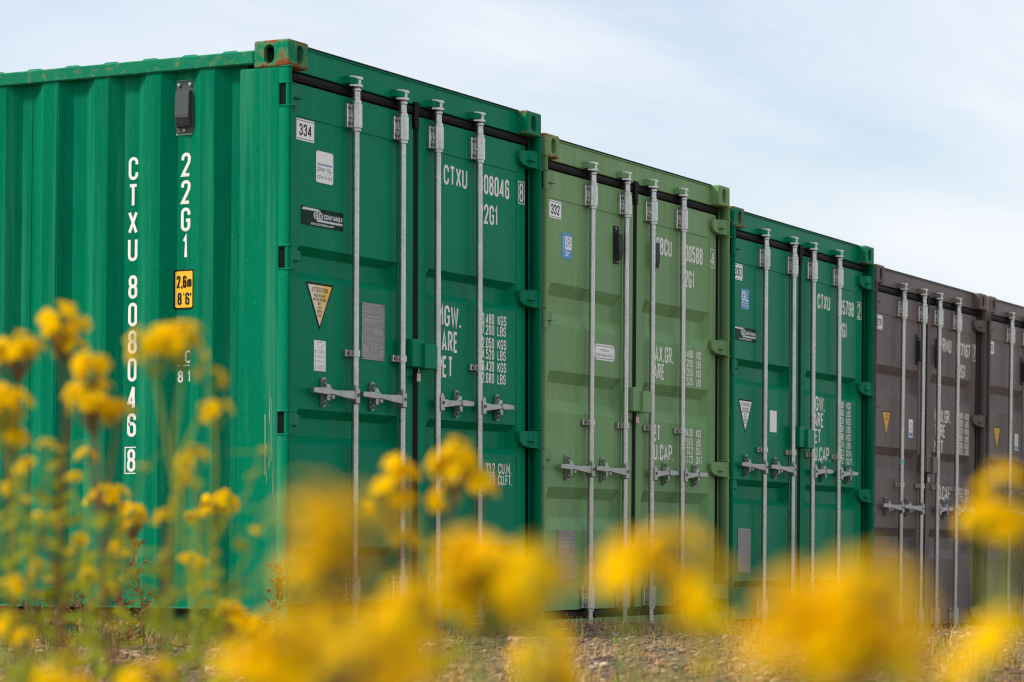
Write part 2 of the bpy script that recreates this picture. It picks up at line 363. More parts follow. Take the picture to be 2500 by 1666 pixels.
def stroke(b, pts, t, fr, dep, mat):
    """ribbon along pts (2-D), fr maps (u,v,depth) to 3-D"""
    n = len(pts); Lf, Rt = [], []
    closed = (pts[0]-pts[-1]).length < 1e-6
    for i, p in enumerate(pts):
        d0 = (p-pts[i-1]).normalized() if i > 0 else ((pts[-1]-pts[-2]).normalized() if closed else None)
        d1 = (pts[i+1]-p).normalized() if i < n-1 else ((pts[1]-pts[0]).normalized() if closed else None)
        d0 = d0 or d1; d1 = d1 or d0
        n0 = Vector((-d0.y, d0.x)); n1 = Vector((-d1.y, d1.x)); m = n0+n1
        if m.length < 1e-3: m = n0
        m.normalize(); k = min(1/max(m.dot(n0), 0.35), 2.2)
        Lf.append(p+m*t/2*k); Rt.append(p-m*t/2*k)
    vs = [fr(q.x, q.y, dep) for q in Lf]+[fr(q.x, q.y, dep) for q in Rt]
    b.add(vs, [(i, i+1, n+i+1, n+i) for i in range(n-1)], mat)
def text_width(s, h, wide, gap):
    return sum(GL[c][0]*h*wide+gap for c in s)-gap
def text(b, s, u, v, h, fr, mat=0, t=None, wide=1.0, gap=None, align='l', dep=0.0, width=None):
    t = t or h*0.135; gap = h*0.10 if gap is None else gap
    if width: wide *= (width-gap*(len(s)-1))/max(1e-6, text_width(s, h, wide, gap)-gap*(len(s)-1))
    w = text_width(s, h, wide, gap)
    if align == 'r': u -= w
    if align == 'c': u -= w/2
    k = 0
    for c in s:
        W, lines = glyph_lines(c, h, t, wide)
        for ln in lines:
            k += 1
            stroke(b, [Vector((p.x+u, p.y+v)) for p in ln], t, fr, dep+0.00012*(k % 4), mat)
        u += W+gap
def rect(b, u0, v0, u1, v1, fr, dep, mat, r=0.0):
    if r <= 0: b.add([fr(u0, v0, dep), fr(u1, v0, dep), fr(u1, v1, dep), fr(u0, v1, dep)], [(0, 1, 2, 3)], mat); return
    pts = []
    for cx, cy, a0 in ((u1-r, v0+r, -90), (u1-r, v1-r, 0), (u0+r, v1-r, 90), (u0+r, v0+r, 180)):
        for k in range(6):
            a = math.radians(a0+k*18); pts.append((cx+r*math.cos(a), cy+r*math.sin(a)))
    b.add([fr(x, y, dep) for x, y in pts], [tuple(range(len(pts)))], mat)
def poly(b, pts, fr, dep, mat): b.add([fr(x, y, dep) for x, y in pts], [tuple(range(len(pts)))], mat)
def slab(b, u0, v0, u1, v1, fr, th, mat, r=0.0):
    rect(b, u0, v0, u1, v1, fr, th, mat, r)
    c = [(u0, v0), (u1, v0), (u1, v1), (u0, v1)]
    if r <= 0:
        for i in range(4):
            p, q = c[i], c[(i+1) % 4]; b.add([fr(*p, 0), fr(*q, 0), fr(*q, th), fr(*p, th)], [(0, 1, 2, 3)], mat)
DOOR_Y = 0.060; PANEL_Y = 0.0635
def door_fr(x0, z0, y=PANEL_Y-0.0006): return lambda u, v, d: (x0+u, y-d, z0+v)
def side_fr(y0, z0, x=0.0465): return lambda u, v, d: (x-d, y0-u, z0+v)

# ------------------------------------------------------------------ ground
XS = [-200, -12, -3, 1.5, 3.07, 5.5, 7.9, 10.5, 14, 22, 60, 300]; HS = [.02, .02, .03, .035, .012, -.090, -.20, -.26, -.32, -.45, -.6, -.6]
def ground_h(x, y):
    h = np.interp(x, XS, HS)
    return h + 0.012*np.sin(x*2.3+y*1.1)*np.cos(y*2.9-x*0.7)+0.006*np.sin(x*7.1-y*5.3)
gx = np.unique(np.concatenate([np.linspace(-300, -14, 12), np.linspace(-14, 16, 160), np.linspace(16, 400, 14)]))
gy = np.unique(np.concatenate([np.linspace(-300, -10, 12), np.linspace(-10, 9, 100), np.linspace(9, 400, 14)]))
GX, GY = np.meshgrid(gx, gy, indexing='ij'); GZ = ground_h(GX, GY)
vs = np.stack([GX, GY, GZ], -1).reshape(-1, 3).tolist(); ny = len(gy)
fs = [(i*ny+j, (i+1)*ny+j, (i+1)*ny+j+1, i*ny+j+1) for i in range(len(gx)-1) for j in range(ny-1)]
gme = bpy.data.meshes.new('ground'); gme.from_pydata(vs, [], fs); gme.update()
gme.polygons.foreach_set('use_smooth', [True]*len(fs))
def ground_mat():
    m, nt, b = newmat('gravelly_soil')
    pos = N(nt, 'ShaderNodeNewGeometry').outputs['Position']
    n1 = noise_node(nt, pos, 1.1, 5, 0.6); n2 = noise_node(nt, pos, 38, 6, 0.7); n3 = noise_node(nt, pos, 4.5, 5, 0.65)
    c = mixc(nt, n2, (0.070, 0.044, 0.028), (0.36, 0.235, 0.14))
    c = mixc(nt, mul(nt, ramp(nt, n1, 0.42, 0.62), 0.5), c, (0.30, 0.21, 0.075))
    c = mixc(nt, mul(nt, ramp(nt, n3, 0.52, 0.68), 0.5), c, (0.15, 0.115, 0.09))
    nt.links.new(c, b.inputs['Base Color']); b.inputs['Roughness'].default_value = 0.95
    bp = N(nt, 'ShaderNodeBump'); bp.inputs['Strength'].default_value = 0.9; bp.inputs['Distance'].default_value = 0.03
    nt.links.new(n2, bp.inputs['Height']); nt.links.new(bp.outputs[0], b.inputs['Normal'])
    return m
go = put('ground', gme, ground_mat()); go['kind'] = 'structure'

# ------------------------------------------------------------------ shared container meshes
W_, L_, H_ = 2.438, 6.058, 2.591
def m_casting():
    """ISO corner fitting: rounded block, hollow, with oblong openings in front, side and top"""
    def obround(w, h, axis, a, b):
        r = w/2; pts = []
        for k in range(17): t = math.pi*k/16; pts.append((r*math.cos(t), h/2-r+r*math.sin(t)))
        for k in range(17): t = math.pi+math.pi*k/16; pts.append((r*math.cos(t), -(h/2-r)+r*math.sin(t)))
        q = MB(); q.prism(pts, axis, a, b); return q
    bm = bmesh.new(); bmesh.ops.create_cube(bm, size=1)
    bmesh.ops.scale(bm, vec=(0.162, 0.178, 0.118), verts=bm.verts); bmesh.ops.translate(bm, vec=(0.081, 0.089, 0.059), verts=bm.verts)
    bmesh.ops.bevel(bm, geom=[e for e in bm.edges], offset=0.009, segments=3, profile=0.5, affect='EDGES')
    me = bpy.data.meshes.new('casting_block'); bm.to_mesh(me); bm.free()
    base = bpy.data.objects.new('casting_block', me); COL.objects.link(base); cut = []
    def cutter(mb, off):
        c = mb.mesh('cutter'); o = bpy.data.objects.new('cutter', c); COL.objects.link(o); o.location = off; cut.append(o)
        md = base.modifiers.new('b', 'BOOLEAN'); md.operation = 'DIFFERENCE'; md.object = o; md.solver = 'EXACT'
    inner = MB(); inner.box(0.026, 0.140, 0.028, 0.155, 0.022, 0.098); cutter(inner, (0, 0, 0))
    cutter(obround(0.052, 0.082, 0, -0.02, 0.06), (0, 0.1005, 0.060))
    cutter(obround(0.052, 0.082, 1, -0.02, 0.06), (0.090, 0, 0.060))
    dg = bpy.context.evaluated_depsgraph_get(); dg.update()
    res = bpy.data.meshes.new_from_object(base.evaluated_get(dg)); res.name = 'corner_casting'
    for o in cut+[base]: bpy.data.objects.remove(o)
    res.materials.clear()
    return res
ME_CAST = m_casting()

def f_side(b):      # corrugated wall, x outward = -x ; y from .246 to 5.81
    prof = [(0.236, 0.047)]; y = 0.246
    while y < 5.70:
        for dy, x in ((0.0, 0.047), (0.070, 0.047), (0.138, 0.011), (0.210, 0.011)):
            prof.append((y+dy, x))
        y += 0.278
    prof.append((y, 0.047)); prof.append((5.82, 0.047))
    zs = (0.160, 2.50)
    for (y0, x0), (y1, x1) in zip(prof, prof[1:]):
        if y1-y0 < 1e-6: continue
        b.add([(x0, y0, zs[0]), (x1, y1, zs[0]), (x1, y1, zs[1]), (x0, y0, zs[1])], [(0, 1, 2, 3)])
        b.add([(x0+.002, y0, zs[0]), (x1+.002, y1, zs[0]), (x1+.002, y1, zs[1]), (x0+.002, y0, zs[1])], [(0, 3, 2, 1)])
    b.box(0.0105, 0.0125, 1.205, 1.2085, 0.165, 2.49); b.box(0.0450, 0.0475, 1.375, 1.3785, 0.165, 2.49)
def f_post(b):      # near door post: flat side plate, inner return, front lip pieces that leave gaps at the hinges
    b.box(0.003, 0.021, 0.050, 0.249, 0.118, 2.473, 0.004)
    b.box(0.021, 0.050, 0.085, 0.150, 0.118, 2.473)
    cuts = [0.118] + [z for zc in HINGE_Z for z in (zc-0.050, zc+0.050)] + [2.473]
    for i in range(0, len(cuts), 2):
        z0, z1 = cuts[i], cuts[i+1]
        if z1-z0 < 0.01: continue
        pts = [(0.003, 0.052)]
        for k in range(9):
            a = math.pi*(1+k/8); pts.append((0.0135+0.0105*math.cos(a), 0.0105+0.0155*math.sin(a)))
        pts += [(0.024, 0.052)]
        b.prism(pts, 2, z0, z1, 0, True)
        for z in (z0, z1): b.box(0.001, 0.027, -0.0062, 0.053, z-0.004, z+0.004, 0.002)
HINGE_Z = (0.245, 0.948, 1.652, 2.353)
def f_hinge(b):     # left hand hinge: knuckle on the post, blade running to the door; local z=0 mid
    b.lathe([(0.0140, -0.0455), (0.0140, 0.0455)], 0.0165, 0.0095, 14)
    pts = [(0.022, -0.044), (0.060, -0.044), (0.100, -0.040), (0.138, -0.032), (0.160, -0.018), (0.168, -0.002), (0.170, 0.028), (0.160, 0.038), (0.110, 0.041), (0.022, 0.044)]
    n = len(pts); ys = lambda x: 0.004 if x < 0.05 else 0.004+(x-0.05)*0.30
    fr = [(x, ys(x), z) for x, z in pts]; bk = [(x, 0.0605, z) for x, z in pts]
    b.add(fr, [(0, 1, 8, 9), (1, 2, 8), (2, 3, 4, 5, 6, 7, 8)]); b.add(fr+bk, [(i, (i+1) % n, n+(i+1) % n, n+i) for i in range(n)])
    b.box(0.062, 0.120, 0.000, 0.020, -0.010, -0.007)
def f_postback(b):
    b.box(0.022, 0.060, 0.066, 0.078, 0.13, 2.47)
    for z in HINGE_Z: b.box(0.010, 0.0235, 0.026, 0.0505, z-0.049, z+0.049)  # black panels standing in for the shaded void in each hinge slot
def f_rear_post(b): b.box(0.003, 0.15, 5.81, 6.055, 0.118, 2.473, 0.004)
def f_toprail(b): b.box(0.002, 0.062, 0.179, 5.879, 2.494, 2.553, 0.005)
def f_botrail(b):
    b.box(-0.001, 0.102, 0.180, 5.878, 0.157, 0.1645, 0.002); b.box(0.095, 0.101, 0.180, 5.878, 0.03, 0.157); b.box(0.020, 0.098, 0.180, 5.878, 0.022, 0.030)
def f_roof(b):
    prof = []; y = 0.30
    prof = [(0.06, 2.556)]
    while y < 5.7:
        prof += [(y, 2.556), (y+0.03, 2.576), (y+0.085, 2.576), (y+0.115, 2.556)]; y += 0.209
    prof.append((6.0, 2.556))
    for (y0, z0), (y1, z1) in zip(prof, prof[1:]):
        x0, x1 = 0.05, W_-0.05; xa, xb = 0.09, W_-0.09
        b.add([(xa, y0, z0), (xb, y0, z0), (xb, y1, z1), (xa, y1, z1)], [(0, 1, 2, 3)])
        for e, i in ((x0, xa), (x1, xb)):
            b.add([(e, y0, 2.5545), (i, y0, z0), (i, y1, z1), (e, y1, 2.5545)], [(0, 1, 2, 3)])
def f_header(b):
    b.box(0.150, W_-0.150, 0.056, 0.10, 2.474, 2.5855, 0.003)
    b.box(0.150, W_-0.150, 0.050, 0.17, 2.578, 2.5865, 0.002)
def f_headerstrip(b): b.box(0.163, W_-0.163, 0.046, 0.10, 2.5868, 2.5925, 0.001)  # thin dark strip along the top of the header
def f_sill(b):
    b.box(0.150, W_-0.150, 0.040, 0.16, 0.004, 0.128, 0.004)
def f_floor(b):
    b.box(0.06, W_-0.06, 0.17, 5.88, 0.135, 0.158)
    for i in range(18): b.box(0.06, W_-0.06, 0.35+i*0.31, 0.40+i*0.31, 0.02, 0.135)
def f_backwall(b):
    b.box(0.14, W_-0.14, 5.98, 6.02, 0.12, 2.58)
def f_bar(b):       # locking rod with end cams; local x=y=0 on its axis
    pr = [(0.016, 0.092), (0.0205, 0.094), (0.0205, 0.106), (0.0175, 0.110), (0.0165, 0.166), (0.0235, 0.168), (0.0235, 0.180), (0.0160, 0.181),
          (0.0160, 2.268), (0.0235, 2.270), (0.0235, 2.282), (0.0215, 2.283), (0.0215, 2.392), (0.0240, 2.393), (0.0240, 2.408), (0.0195, 2.412),
          (0.0185, 2.448), (0.0225, 2.452), (0.0225, 2.460), (0.0190, 2.466), (0.0170, 2.470)]
    b.lathe(pr, 0, 0, 20)
    for z0, sgn in ((2.470, 1), (0.092, -1)):
        za, zb = sorted((z0, z0+sgn*0.045))
        b.box(-0.010, 0.018, -0.017, 0.017, za, zb, 0.004)
        for zz in (z0+sgn*0.006, z0+sgn*0.040):
            pts = [(0.022, -0.022), (0.024, 0.012), (-0.004, 0.026), (-0.040, 0.024), (-0.046, 0.006), (-0.030, -0.012), (-0.010, -0.022)]
            b.prism(pts, 2, zz-0.006, zz+0.006)
        b.disc((0.012, -0.012, z0+sgn*0.004), (0.6, -0.8, 0), 0.006, 0.012, 8)
def f_keeper(b):    # keeper welded to the header or sill; local origin on the rod axis at mid height
    pts = [(-0.078, 0.034), (-0.062, -0.004), (-0.030, -0.014), (0.022, -0.010), (0.048, 0.002), (0.060, 0.034)]
    b.prism(pts, 2, -0.0145, 0.0135)
    b.prism([(-0.040, 0.002), (-0.005, -0.003), (0.005, 0.030), (-0.055, 0.030)], 2, 0.011, 0.019)
    b.disc((-0.022, 0.012, 0.018), (0, 0, 1), 0.0065, 0.008, 8, 1)
def f_bracket(b):   # long guide bracket, z from 0 to .108
    b.box(-0.052, 0.052, 0.012, 0.0345, 0.0, 0.110, 0.004)
    pts = []
    for k in range(13):
        a = math.radians(190+k*160/12); pts.append((0.0300*math.cos(a), 0.0300*math.sin(a)*0.95))
    pts = [(-0.0300, 0.020)]+pts+[(0.0300, 0.020)]
    b.prism(pts, 2, 0.0015, 0.1085, 0, True)
    for x in (-0.042, 0.042):
        for z in (0.020, 0.090): b.disc((x, 0.0125, z), (0, -1, 0), 0.0075, 0.006, 7, 1)
    b.box(-0.040, -0.026, 0.000, 0.016, 0.046, 0.058, 0.002)
    for z in (0.022, 0.090): b.disc((0.0285, -0.006, z), (1, -0.25, 0), 0.0048, 0.0016, 8, 1)
def f_clamp(b):     # narrow guide strap, z centred
    b.box(-0.054, 0.050, 0.014, 0.0345, -0.0165, 0.0165, 0.003)
    pts = [(-0.0225, 0.020)]
    for k in range(13):
        a = math.radians(195+k*150/12); pts.append((0.0225*math.cos(a), 0.0225*math.sin(a)))
    b.prism(pts+[(0.0225, 0.020)], 2, -0.0145, 0.0145, 0, True)
    for x in (-0.042, 0.038): b.disc((x, 0.0145, 0), (0, -1, 0), 0.0072, 0.006, 7, 1)
    b.disc((0.0222, -0.003, 0.001), (1, -0.2, 0), 0.0048, 0.0016, 8, 1)
def f_handle(b):    # lever hinged on the rod, pointing to -x, lying in its catch
    b.box(-0.030, 0.004, -0.024, 0.016, -0.044, 0.026, 0.004)
    b.prism([(-0.032, 0.010), (-0.030, 0.034), (-0.016, 0.042), (-0.002, 0.030), (-0.002, 0.010)], 1, -0.018, -0.008)
    b.disc((-0.014, -0.0245, -0.004), (0, -1, 0), 0.0075, 0.004, 10, 1)
    def seg(x0, x1, h0, h1, y0, y1, d0, d1, zc0=0.0, zc1=0.0):
        vs = []
        for x, h, y, d, zc in ((x0, h0, y0, d0, zc0), (x1, h1, y1, d1, zc1)):
            c = 0.003
            vs += [(x, y-d+c, zc-h), (x, y-d, zc-h+c), (x, y-d, zc+h-c), (x, y-d+c, zc+h), (x, y+d, zc+h), (x, y+d, zc-h)]
        b.add(vs, [(i, (i+1) % 6, 6+(i+1) % 6, 6+i) for i in range(6)]+[tuple(range(6)), tuple(range(6, 12))[::-1]])
    seg(-0.026, -0.110, 0.021, 0.016, -0.012, -0.004, 0.007, 0.007, -0.006, -0.004)
    seg(-0.108, -0.232, 0.016, 0.009, -0.004, 0.000, 0.008, 0.007, -0.004, 0.002)
    seg(-0.230, -0.262, 0.014, 0.0155, 0.000, 0.000, 0.011, 0.012, 0.003, 0.003)
    seg(-0.262, -0.362, 0.0155, 0.0115, 0.000, 0.004, 0.012, 0.008, 0.003, 0.004)
    # catch plate
    pts = []
    for k in range(9): a = math.pi*k/8; pts.append((-0.234+0.0165*math.cos(a), 0.049+0.0165*math.sin(a)))
    for k in range(9): a = math.pi+math.pi*k/8; pts.append((-0.234+0.0165*math.cos(a), -0.049+0.0165*math.sin(a)))
    b.prism(pts, 1, 0.024, 0.0345)
    for z in (0.049, -0.049):
        b.disc((-0.234, 0.024, z), (0, -1, 0), 0.0125, 0.007, 12); b.disc((-0.234, 0.017, z), (0, -1, 0), 0.0075, 0.005, 8, 1)
    b.prism([(-0.246, 0.036), (-0.220, 0.036), (-0.205, 0.018), (-0.170, 0.008), (-0.140, 0.004), (-0.150, -0.004), (-0.246, 0.004)], 1, 0.002, 0.026)
    b.prism([(-0.246, -0.036), (-0.222, -0.036), (-0.214, -0.024), (-0.205, -0.012), (-0.222, -0.008), (-0.246, -0.010)], 1, -0.002, 0.026)
    b.box(-0.216, -0.200, -0.014, 0.010, -0.030, -0.012, 0.003)
def f_lockbox(b):   # two-part lock cover over the door meeting line; z=0 at mid
    b.box(1.104, 1.204, 0.004, 0.060, -0.062, 0.066, 0.003)
    b.box(1.196, 1.312, -0.012, 0.058, -0.066, 0.050, 0.003)
    b.box(1.13, 1.19, 0.050, 0.060, -0.105, -0.062, 0.002)
def f_vent(b):      # louvred vent cover: base plate, hood, grille ; local u right, v up, d out (as x, z, -y)
    b.box(-0.046, 0.046, -0.007, 0.0, -0.116, 0.116, 0.003)
    pts = [(0.0, 0.074), (-0.030, 0.066), (-0.034, -0.040), (-0.026, -0.088), (0.0, -0.092)]
    b.prism(pts, 0, -0.036, 0.034)
    for k in range(7): b.box(-0.030, 0.028, -0.0325+0.0005*k, -0.020, -0.050-0.006*k, -0.0475-0.006*k, 0, 1)
    b.prism([(-0.0335, -0.046), (-0.0345, -0.048), (-0.0265, -0.0885), (-0.024, -0.086)], 0, -0.032, 0.030, 1)
    for x, z in ((-0.030, 0.098), (0.028, 0.098), (0.0, -0.104)): b.disc((x, -0.007, z), (0, -1, 0), 0.0075, 0.007, 8, 2)
def f_seal(b):
    b.box(-0.050, 0.050, -0.004, 0.0, -0.121, 0.121, 0.001)

def door_mesh(key, x0, x1, xa, xb, rec):
    """door leaf: frame, panel 3.5 mm back, pressed troughs. rec: (z_top, bevel, flat, bevel2, depth)"""
    def fn(b):
        zs = [(0.176, 0.0), (0.246, 0.0), (0.248, 0.0035)]
        for zt, b1, fl, b2, d in sorted(rec):
            zs += [(zt-b1-fl-b2, 0.0035), (zt-b1-fl, d), (zt-b1, d), (zt, 0.0035)]
        zs += [(2.280, 0.0035), (2.283, 0.0), (2.424, 0.0)]
        xs = [x0, xa-0.002, xa, xa+0.036, xb-0.036, xb, xb+0.002, x1]
        def dep(i, d):
            if i in (0, 1, 6, 7): return 0.0
            if i in (2, 5): return min(d, 0.0035)
            return d
        grid = [[(x, DOOR_Y+dep(i, d), z) for i, x in enumerate(xs)] for z, d in zs]
        nx = len(xs); b.add([p for r in grid for p in r], [(j*nx+i, j*nx+i+1, (j+1)*nx+i+1, (j+1)*nx+i) for j in range(len(zs)-1) for i in range(nx-1)])
        y2 = 0.118
        e = [(x0, z0) for z0 in (0.176, 2.424)]
        for xx in (x0, x1): b.add([(xx, DOOR_Y, 0.176), (xx, DOOR_Y, 2.424), (xx, y2, 2.424), (xx, y2, 0.176)], [(0, 1, 2, 3)])
        for zz in (0.176, 2.424): b.add([(x0, DOOR_Y, zz), (x1, DOOR_Y, zz), (x1, y2, zz), (x0, y2, zz)], [(0, 1, 2, 3)])
        b.add([(x0, y2, 0.176), (x1, y2, 0.176), (x1, y2, 2.424), (x0, y2, 2.424)], [(0, 1, 2, 3)])
    return cached(key, fn)
def f_gasket(x0, x1, inner, flare):
    def fn(b):
        # rounded strip along the top and bottom, flat strips up both sides
        def strip(z0, z1, yf):
            h = (z1-z0)/2; zc = (z0+z1)/2
            pts = [(0.112, zc-h), (0.074, zc-h), (yf+0.003, zc-h*0.7), (yf, zc-h*0.1), (yf+0.003, zc+h*0.6), (0.074, zc+h), (0.112, zc+h)]
            b.prism(pts, 0, x0-0.02, x1+0.02)
        strip(2.4255, 2.473, 0.050); strip(0.129, 0.175, 0.056)
        xi = inner
        s = 1 if inner > (x0+x1)/2 else -1
        b.box(min(xi, xi+s*0.026), max(xi, xi+s*0.026), 0.062, 0.112, 0.13, 2.46, 0.002)
        xo = x0 if s > 0 else x1
        b.box(min(xo, xo-s*0.046), max(xo, xo-s*0.046), 0.0665, 0.112, 0.13, 2.46, 0.002)
        if flare:
            b.prism([(xi-0.004, 2.36), (xi-0.012, 2.40), (xi-0.012, 2.485), (xi+0.03, 2.487), (xi+0.05, 2.470), (xi+0.03, 2.44), (xi+0.030, 2.36)], 1, 0.044, 0.07)
    return fn

# ------------------------------------------------------------------ containers
POLES = (0.620, 1.048, 1.388, 1.812)
def rot_offset(x, z, th, ph):
    """base location so that the top front left corner sits at (x, 0, z)"""
    R = Matrix.Rotation(th, 3, 'Y') @ Matrix.Rotation(ph, 3, 'X')
    return Vector((x, 0, z)) - R @ Vector((0, 0, H_))

def build_container(sp):
    th, ph = sp['roll'], sp['pitch']
    R = (Matrix.Rotation(th, 3, 'Y') @ Matrix.Rotation(ph, 3, 'X')).to_euler()
    root = thing('shipping_container', sp['label'], 'container', rot_offset(sp['x'], sp['z'], th, ph), R, 'shipping containers standing in a row')
    P = sp['paint']; poles = sp.get('poles', POLES); zo = sp.get('bars', None)
    for i, (cx, cy, cz) in enumerate([(a, b_, c) for c in (0, 1) for b_ in (0, 1) for a in (0, 1)]):
        put('corner_casting', ME_CAST, P['cast2'] if cx else P['cast'], root, (W_ if cx else 0, L_ if cy else 0, H_ if cz else 0), (0, 0, 0),
            (-1 if cx else 1, -1 if cy else 1, -1 if cz else 1))
    for s in (0, 1):
        sc = (-1 if s else 1, 1, 1); lo = (W_ if s else 0, 0, 0)
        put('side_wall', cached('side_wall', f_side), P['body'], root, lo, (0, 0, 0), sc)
        put('corner_post', cached('corner_post', f_post), P['post'], root, lo, (0, 0, 0), sc)
        put('rear_post', cached('rear_post', f_rear_post), P['body'], root, lo, (0, 0, 0), sc)
        put('top_rail', cached('top_rail', f_toprail), P['rail'], root, lo, (0, 0, 0), sc)
        put('bottom_rail', cached('bottom_rail', f_botrail), P['rail'], root, lo, (0, 0, 0), sc)
        put('post_seal_slot_shade', cached('post_seal_slot_shade', f_postback), M_RUBBER_SHADE, root, lo, (0, 0, 0), sc)
    put('roof', cached('roof', f_roof), P['body'], root)
    put('door_header', cached('door_header', f_header), P['door'], root)
    put('header_strip', cached('header_strip', f_headerstrip), M_STRIP, root)
    put('door_sill', cached('door_sill', f_sill), P['rail'], root)
    put('floor', cached('floor', f_floor), M_DARK, root)
    put('rear_wall', cached('rear_wall', f_backwall), P['body'], root)
    put('lock_box', cached('lock_box', f_lockbox), P['door'], root, (0, 0, sp['lock']))
    rk = 'x'.join('%d' % round(r[0]*1000) for r in sp['rec'])
    doors = []
    for s in (0, 1):
        x0, x1, xa, xb = ((0.068, 1.204, 0.162, 1.062), (1.258, 2.370, 1.336, 2.276))[s]
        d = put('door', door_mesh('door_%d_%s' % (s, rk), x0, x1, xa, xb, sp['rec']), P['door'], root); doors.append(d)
        put('gasket', cached('gasket_%d' % s, f_gasket(x0, x1, x1 if s == 0 else x0, s == 0)), M_RUBBER_SHADE, d)
        for z in HINGE_Z:
            put('hinge', cached('hinge', f_hinge), P['post'], d, (W_ if s else 0, 0, z), (0, 0, 0), (-1 if s else 1, 1, 1))
        for k in (0, 1):
            px = poles[s*2+k]; fl = (-1 if s else 1, 1, 1)
            put('locking_bar', cached('locking_bar', f_bar), M_GALV, d, (px, 0.028, 0), (0, 0, 0), (1, 1, 1))
            put('cam_keeper', cached('cam_keeper', f_keeper), [P['cast'] if sp['worn_keepers'] else P['post'], M_BOLT], d, (px, 0.024, 2.494))
            put('cam_keeper', CACHE['cam_keeper'], [P['post'], M_BOLT], d, (px, 0.024, 0.070))
            for z in (2.283, 0.180):
                put('bar_bracket', cached('bar_bracket', f_bracket), [M_GALV, M_BOLT], d, (px, 0.0285, z))
            put('bar_clamp', cached('bar_clamp', f_clamp), [M_GALV, M_BOLT], d, (px, 0.0285, sp['clamp']))
            put('handle', cached('handle', f_handle), [M_CAST, M_BOLT], d, (px, 0.026, sp['handle']), (0, 0, 0), fl)
    return root, doors, P

def lettering(parent, items, fr=None):
    """one painted line each: (text, x0, x1 or None, z0, height)"""
    for s, xl, xr, z0, h in items:
        b = MB(); f = door_fr(xl, z0)
        text(b, s, 0, 0, h, f, 0, h*0.150, 1.0, h*0.10, 'l', 0.0, xr-xl if xr else None)
        put('lettering', b.mesh('lettering', False), M_WHITE, parent)
def boxed_digit(parent, ch, x0, x1, z0, z1):
    b = MB(); f = door_fr(x0, z0, DOOR_Y-0.0006); w, h = x1-x0, z1-z0; t = 0.0045
    for a in ((0, 0, w, t), (0, h-t, w, h), (0, t, t, h-t), (w-t, t, w, h-t)): rect(b, *a, f, 0.0, 0)
    text(b, ch, w/2, h*0.09, h*0.82, f, 0, h*0.10, 0.92, 0, 'c')
    put('check_digit', b.mesh('check_digit', False), M_WHITE, parent)
def sticker(parent, name, frame, mats, fn):
    b = MB(); fn(b, frame); return put(name, b.mesh(name, False), mats, parent)

def num_label(parent, s, x0, x1, z0, z1):
    w, h = x1-x0, z1-z0
    def fn(b, f):
        slab(b, 0, 0, w, h, f, 0.001, 0); rect(b, .004, .006, w-.004, .0085, f, .0013, 1); rect(b, .004, h-.0085, w-.004, h-.006, f, .0013, 1)
        text(b, s, w/2, h*0.22, h*0.56, f, 1, h*0.085, 1.12, h*0.075, 'c', .0014)
    sticker(parent, 'number_label', door_fr(x0, z0), [M_LABEL, M_INK], fn)
def tri_label(parent, x0, x1, z0, z1, bg):
    w, h = x1-x0, z1-z0
    def fn(b, f):
        poly(b, [(0, h), (w*0.49, 0), (w, h)], f, .001, 1); poly(b, [(w*.065, h*.955), (w*.495, h*.085), (w*.93, h*.955)], f, .0014, 0)
        text(b, 'ATTENTION', w*.49, h*.80, h*.105, f, 1, h*.013, 1, h*.016, 'c', .0017, w*.58)
        for i, (s, ww) in enumerate((('THIS CONTAINER', .42), ('MUST BE REPAIRED', .47), ('ONLY', .12), ('WITH', .12), ('CORTEN', .19), ('STEEL', .14))):
            text(b, s, w*.49, h*(.70-.084*i), h*.062, f, 1, h*.008, 1, h*.010, 'c', .0017, w*ww)
    sticker(parent, 'warning_label', door_fr(x0, z0), [bg, M_INK], fn)
def containex(parent, x0, x1, z0, z1):
    w, h = x1-x0, z1-z0
    def fn(b, f):
        slab(b, 0, 0, w, h, f, .001, 0)
        # ribbon: bar from the left curling round CTX, then a bar to the right below the name
        t = h*.115
        poly(b, [(w*.015, h*.82), (w*.05, h*.95), (w*.40, h*.95), (w*.40, h*.82)], f, .0013, 1)
        cx, cy, r = w*.405, h*.60, h*.30
        k = w/h*0.0+1.0
        for a0, a1 in ((90, -20), (140, 270)):
            pts = [Vector((cx+r*0.72*math.cos(math.radians(a0+(a1-a0)*i/12))*1.1, cy+r*math.sin(math.radians(a0+(a1-a0)*i/12)))) for i in range(13)]
            stroke(b, pts, t*0.75, f, .0015 if a0 == 90 else .0016, 1)
        rect(b, w*.29, h*.42, w*.51, h*.78, f, .0014, 1, h*.16)
        poly(b, [(w*.40, h*.28), (w*.40, h*.40), (w*.985, h*.40), (w*.965, h*.28)], f, .0018, 1)
        text(b, 'CTX', w*.40, h*.47, h*.26, f, 0, h*.055, 1, h*.02, 'c', .0021, w*.17)
        text(b, 'CONTAINEX', w*.53, h*.46, h*.28, f, 1, h*.075, 1, h*.016, 'l', .0019, w*.45)
        text(b, 'www.containex.com', w*.50, h*.07, h*.17, f, 1, h*.036, 1, h*.012, 'c', .0016, w*.55)
    sticker(parent, 'company_label', door_fr(x0, z0), [M_DKGREEN, M_SILVER], fn)
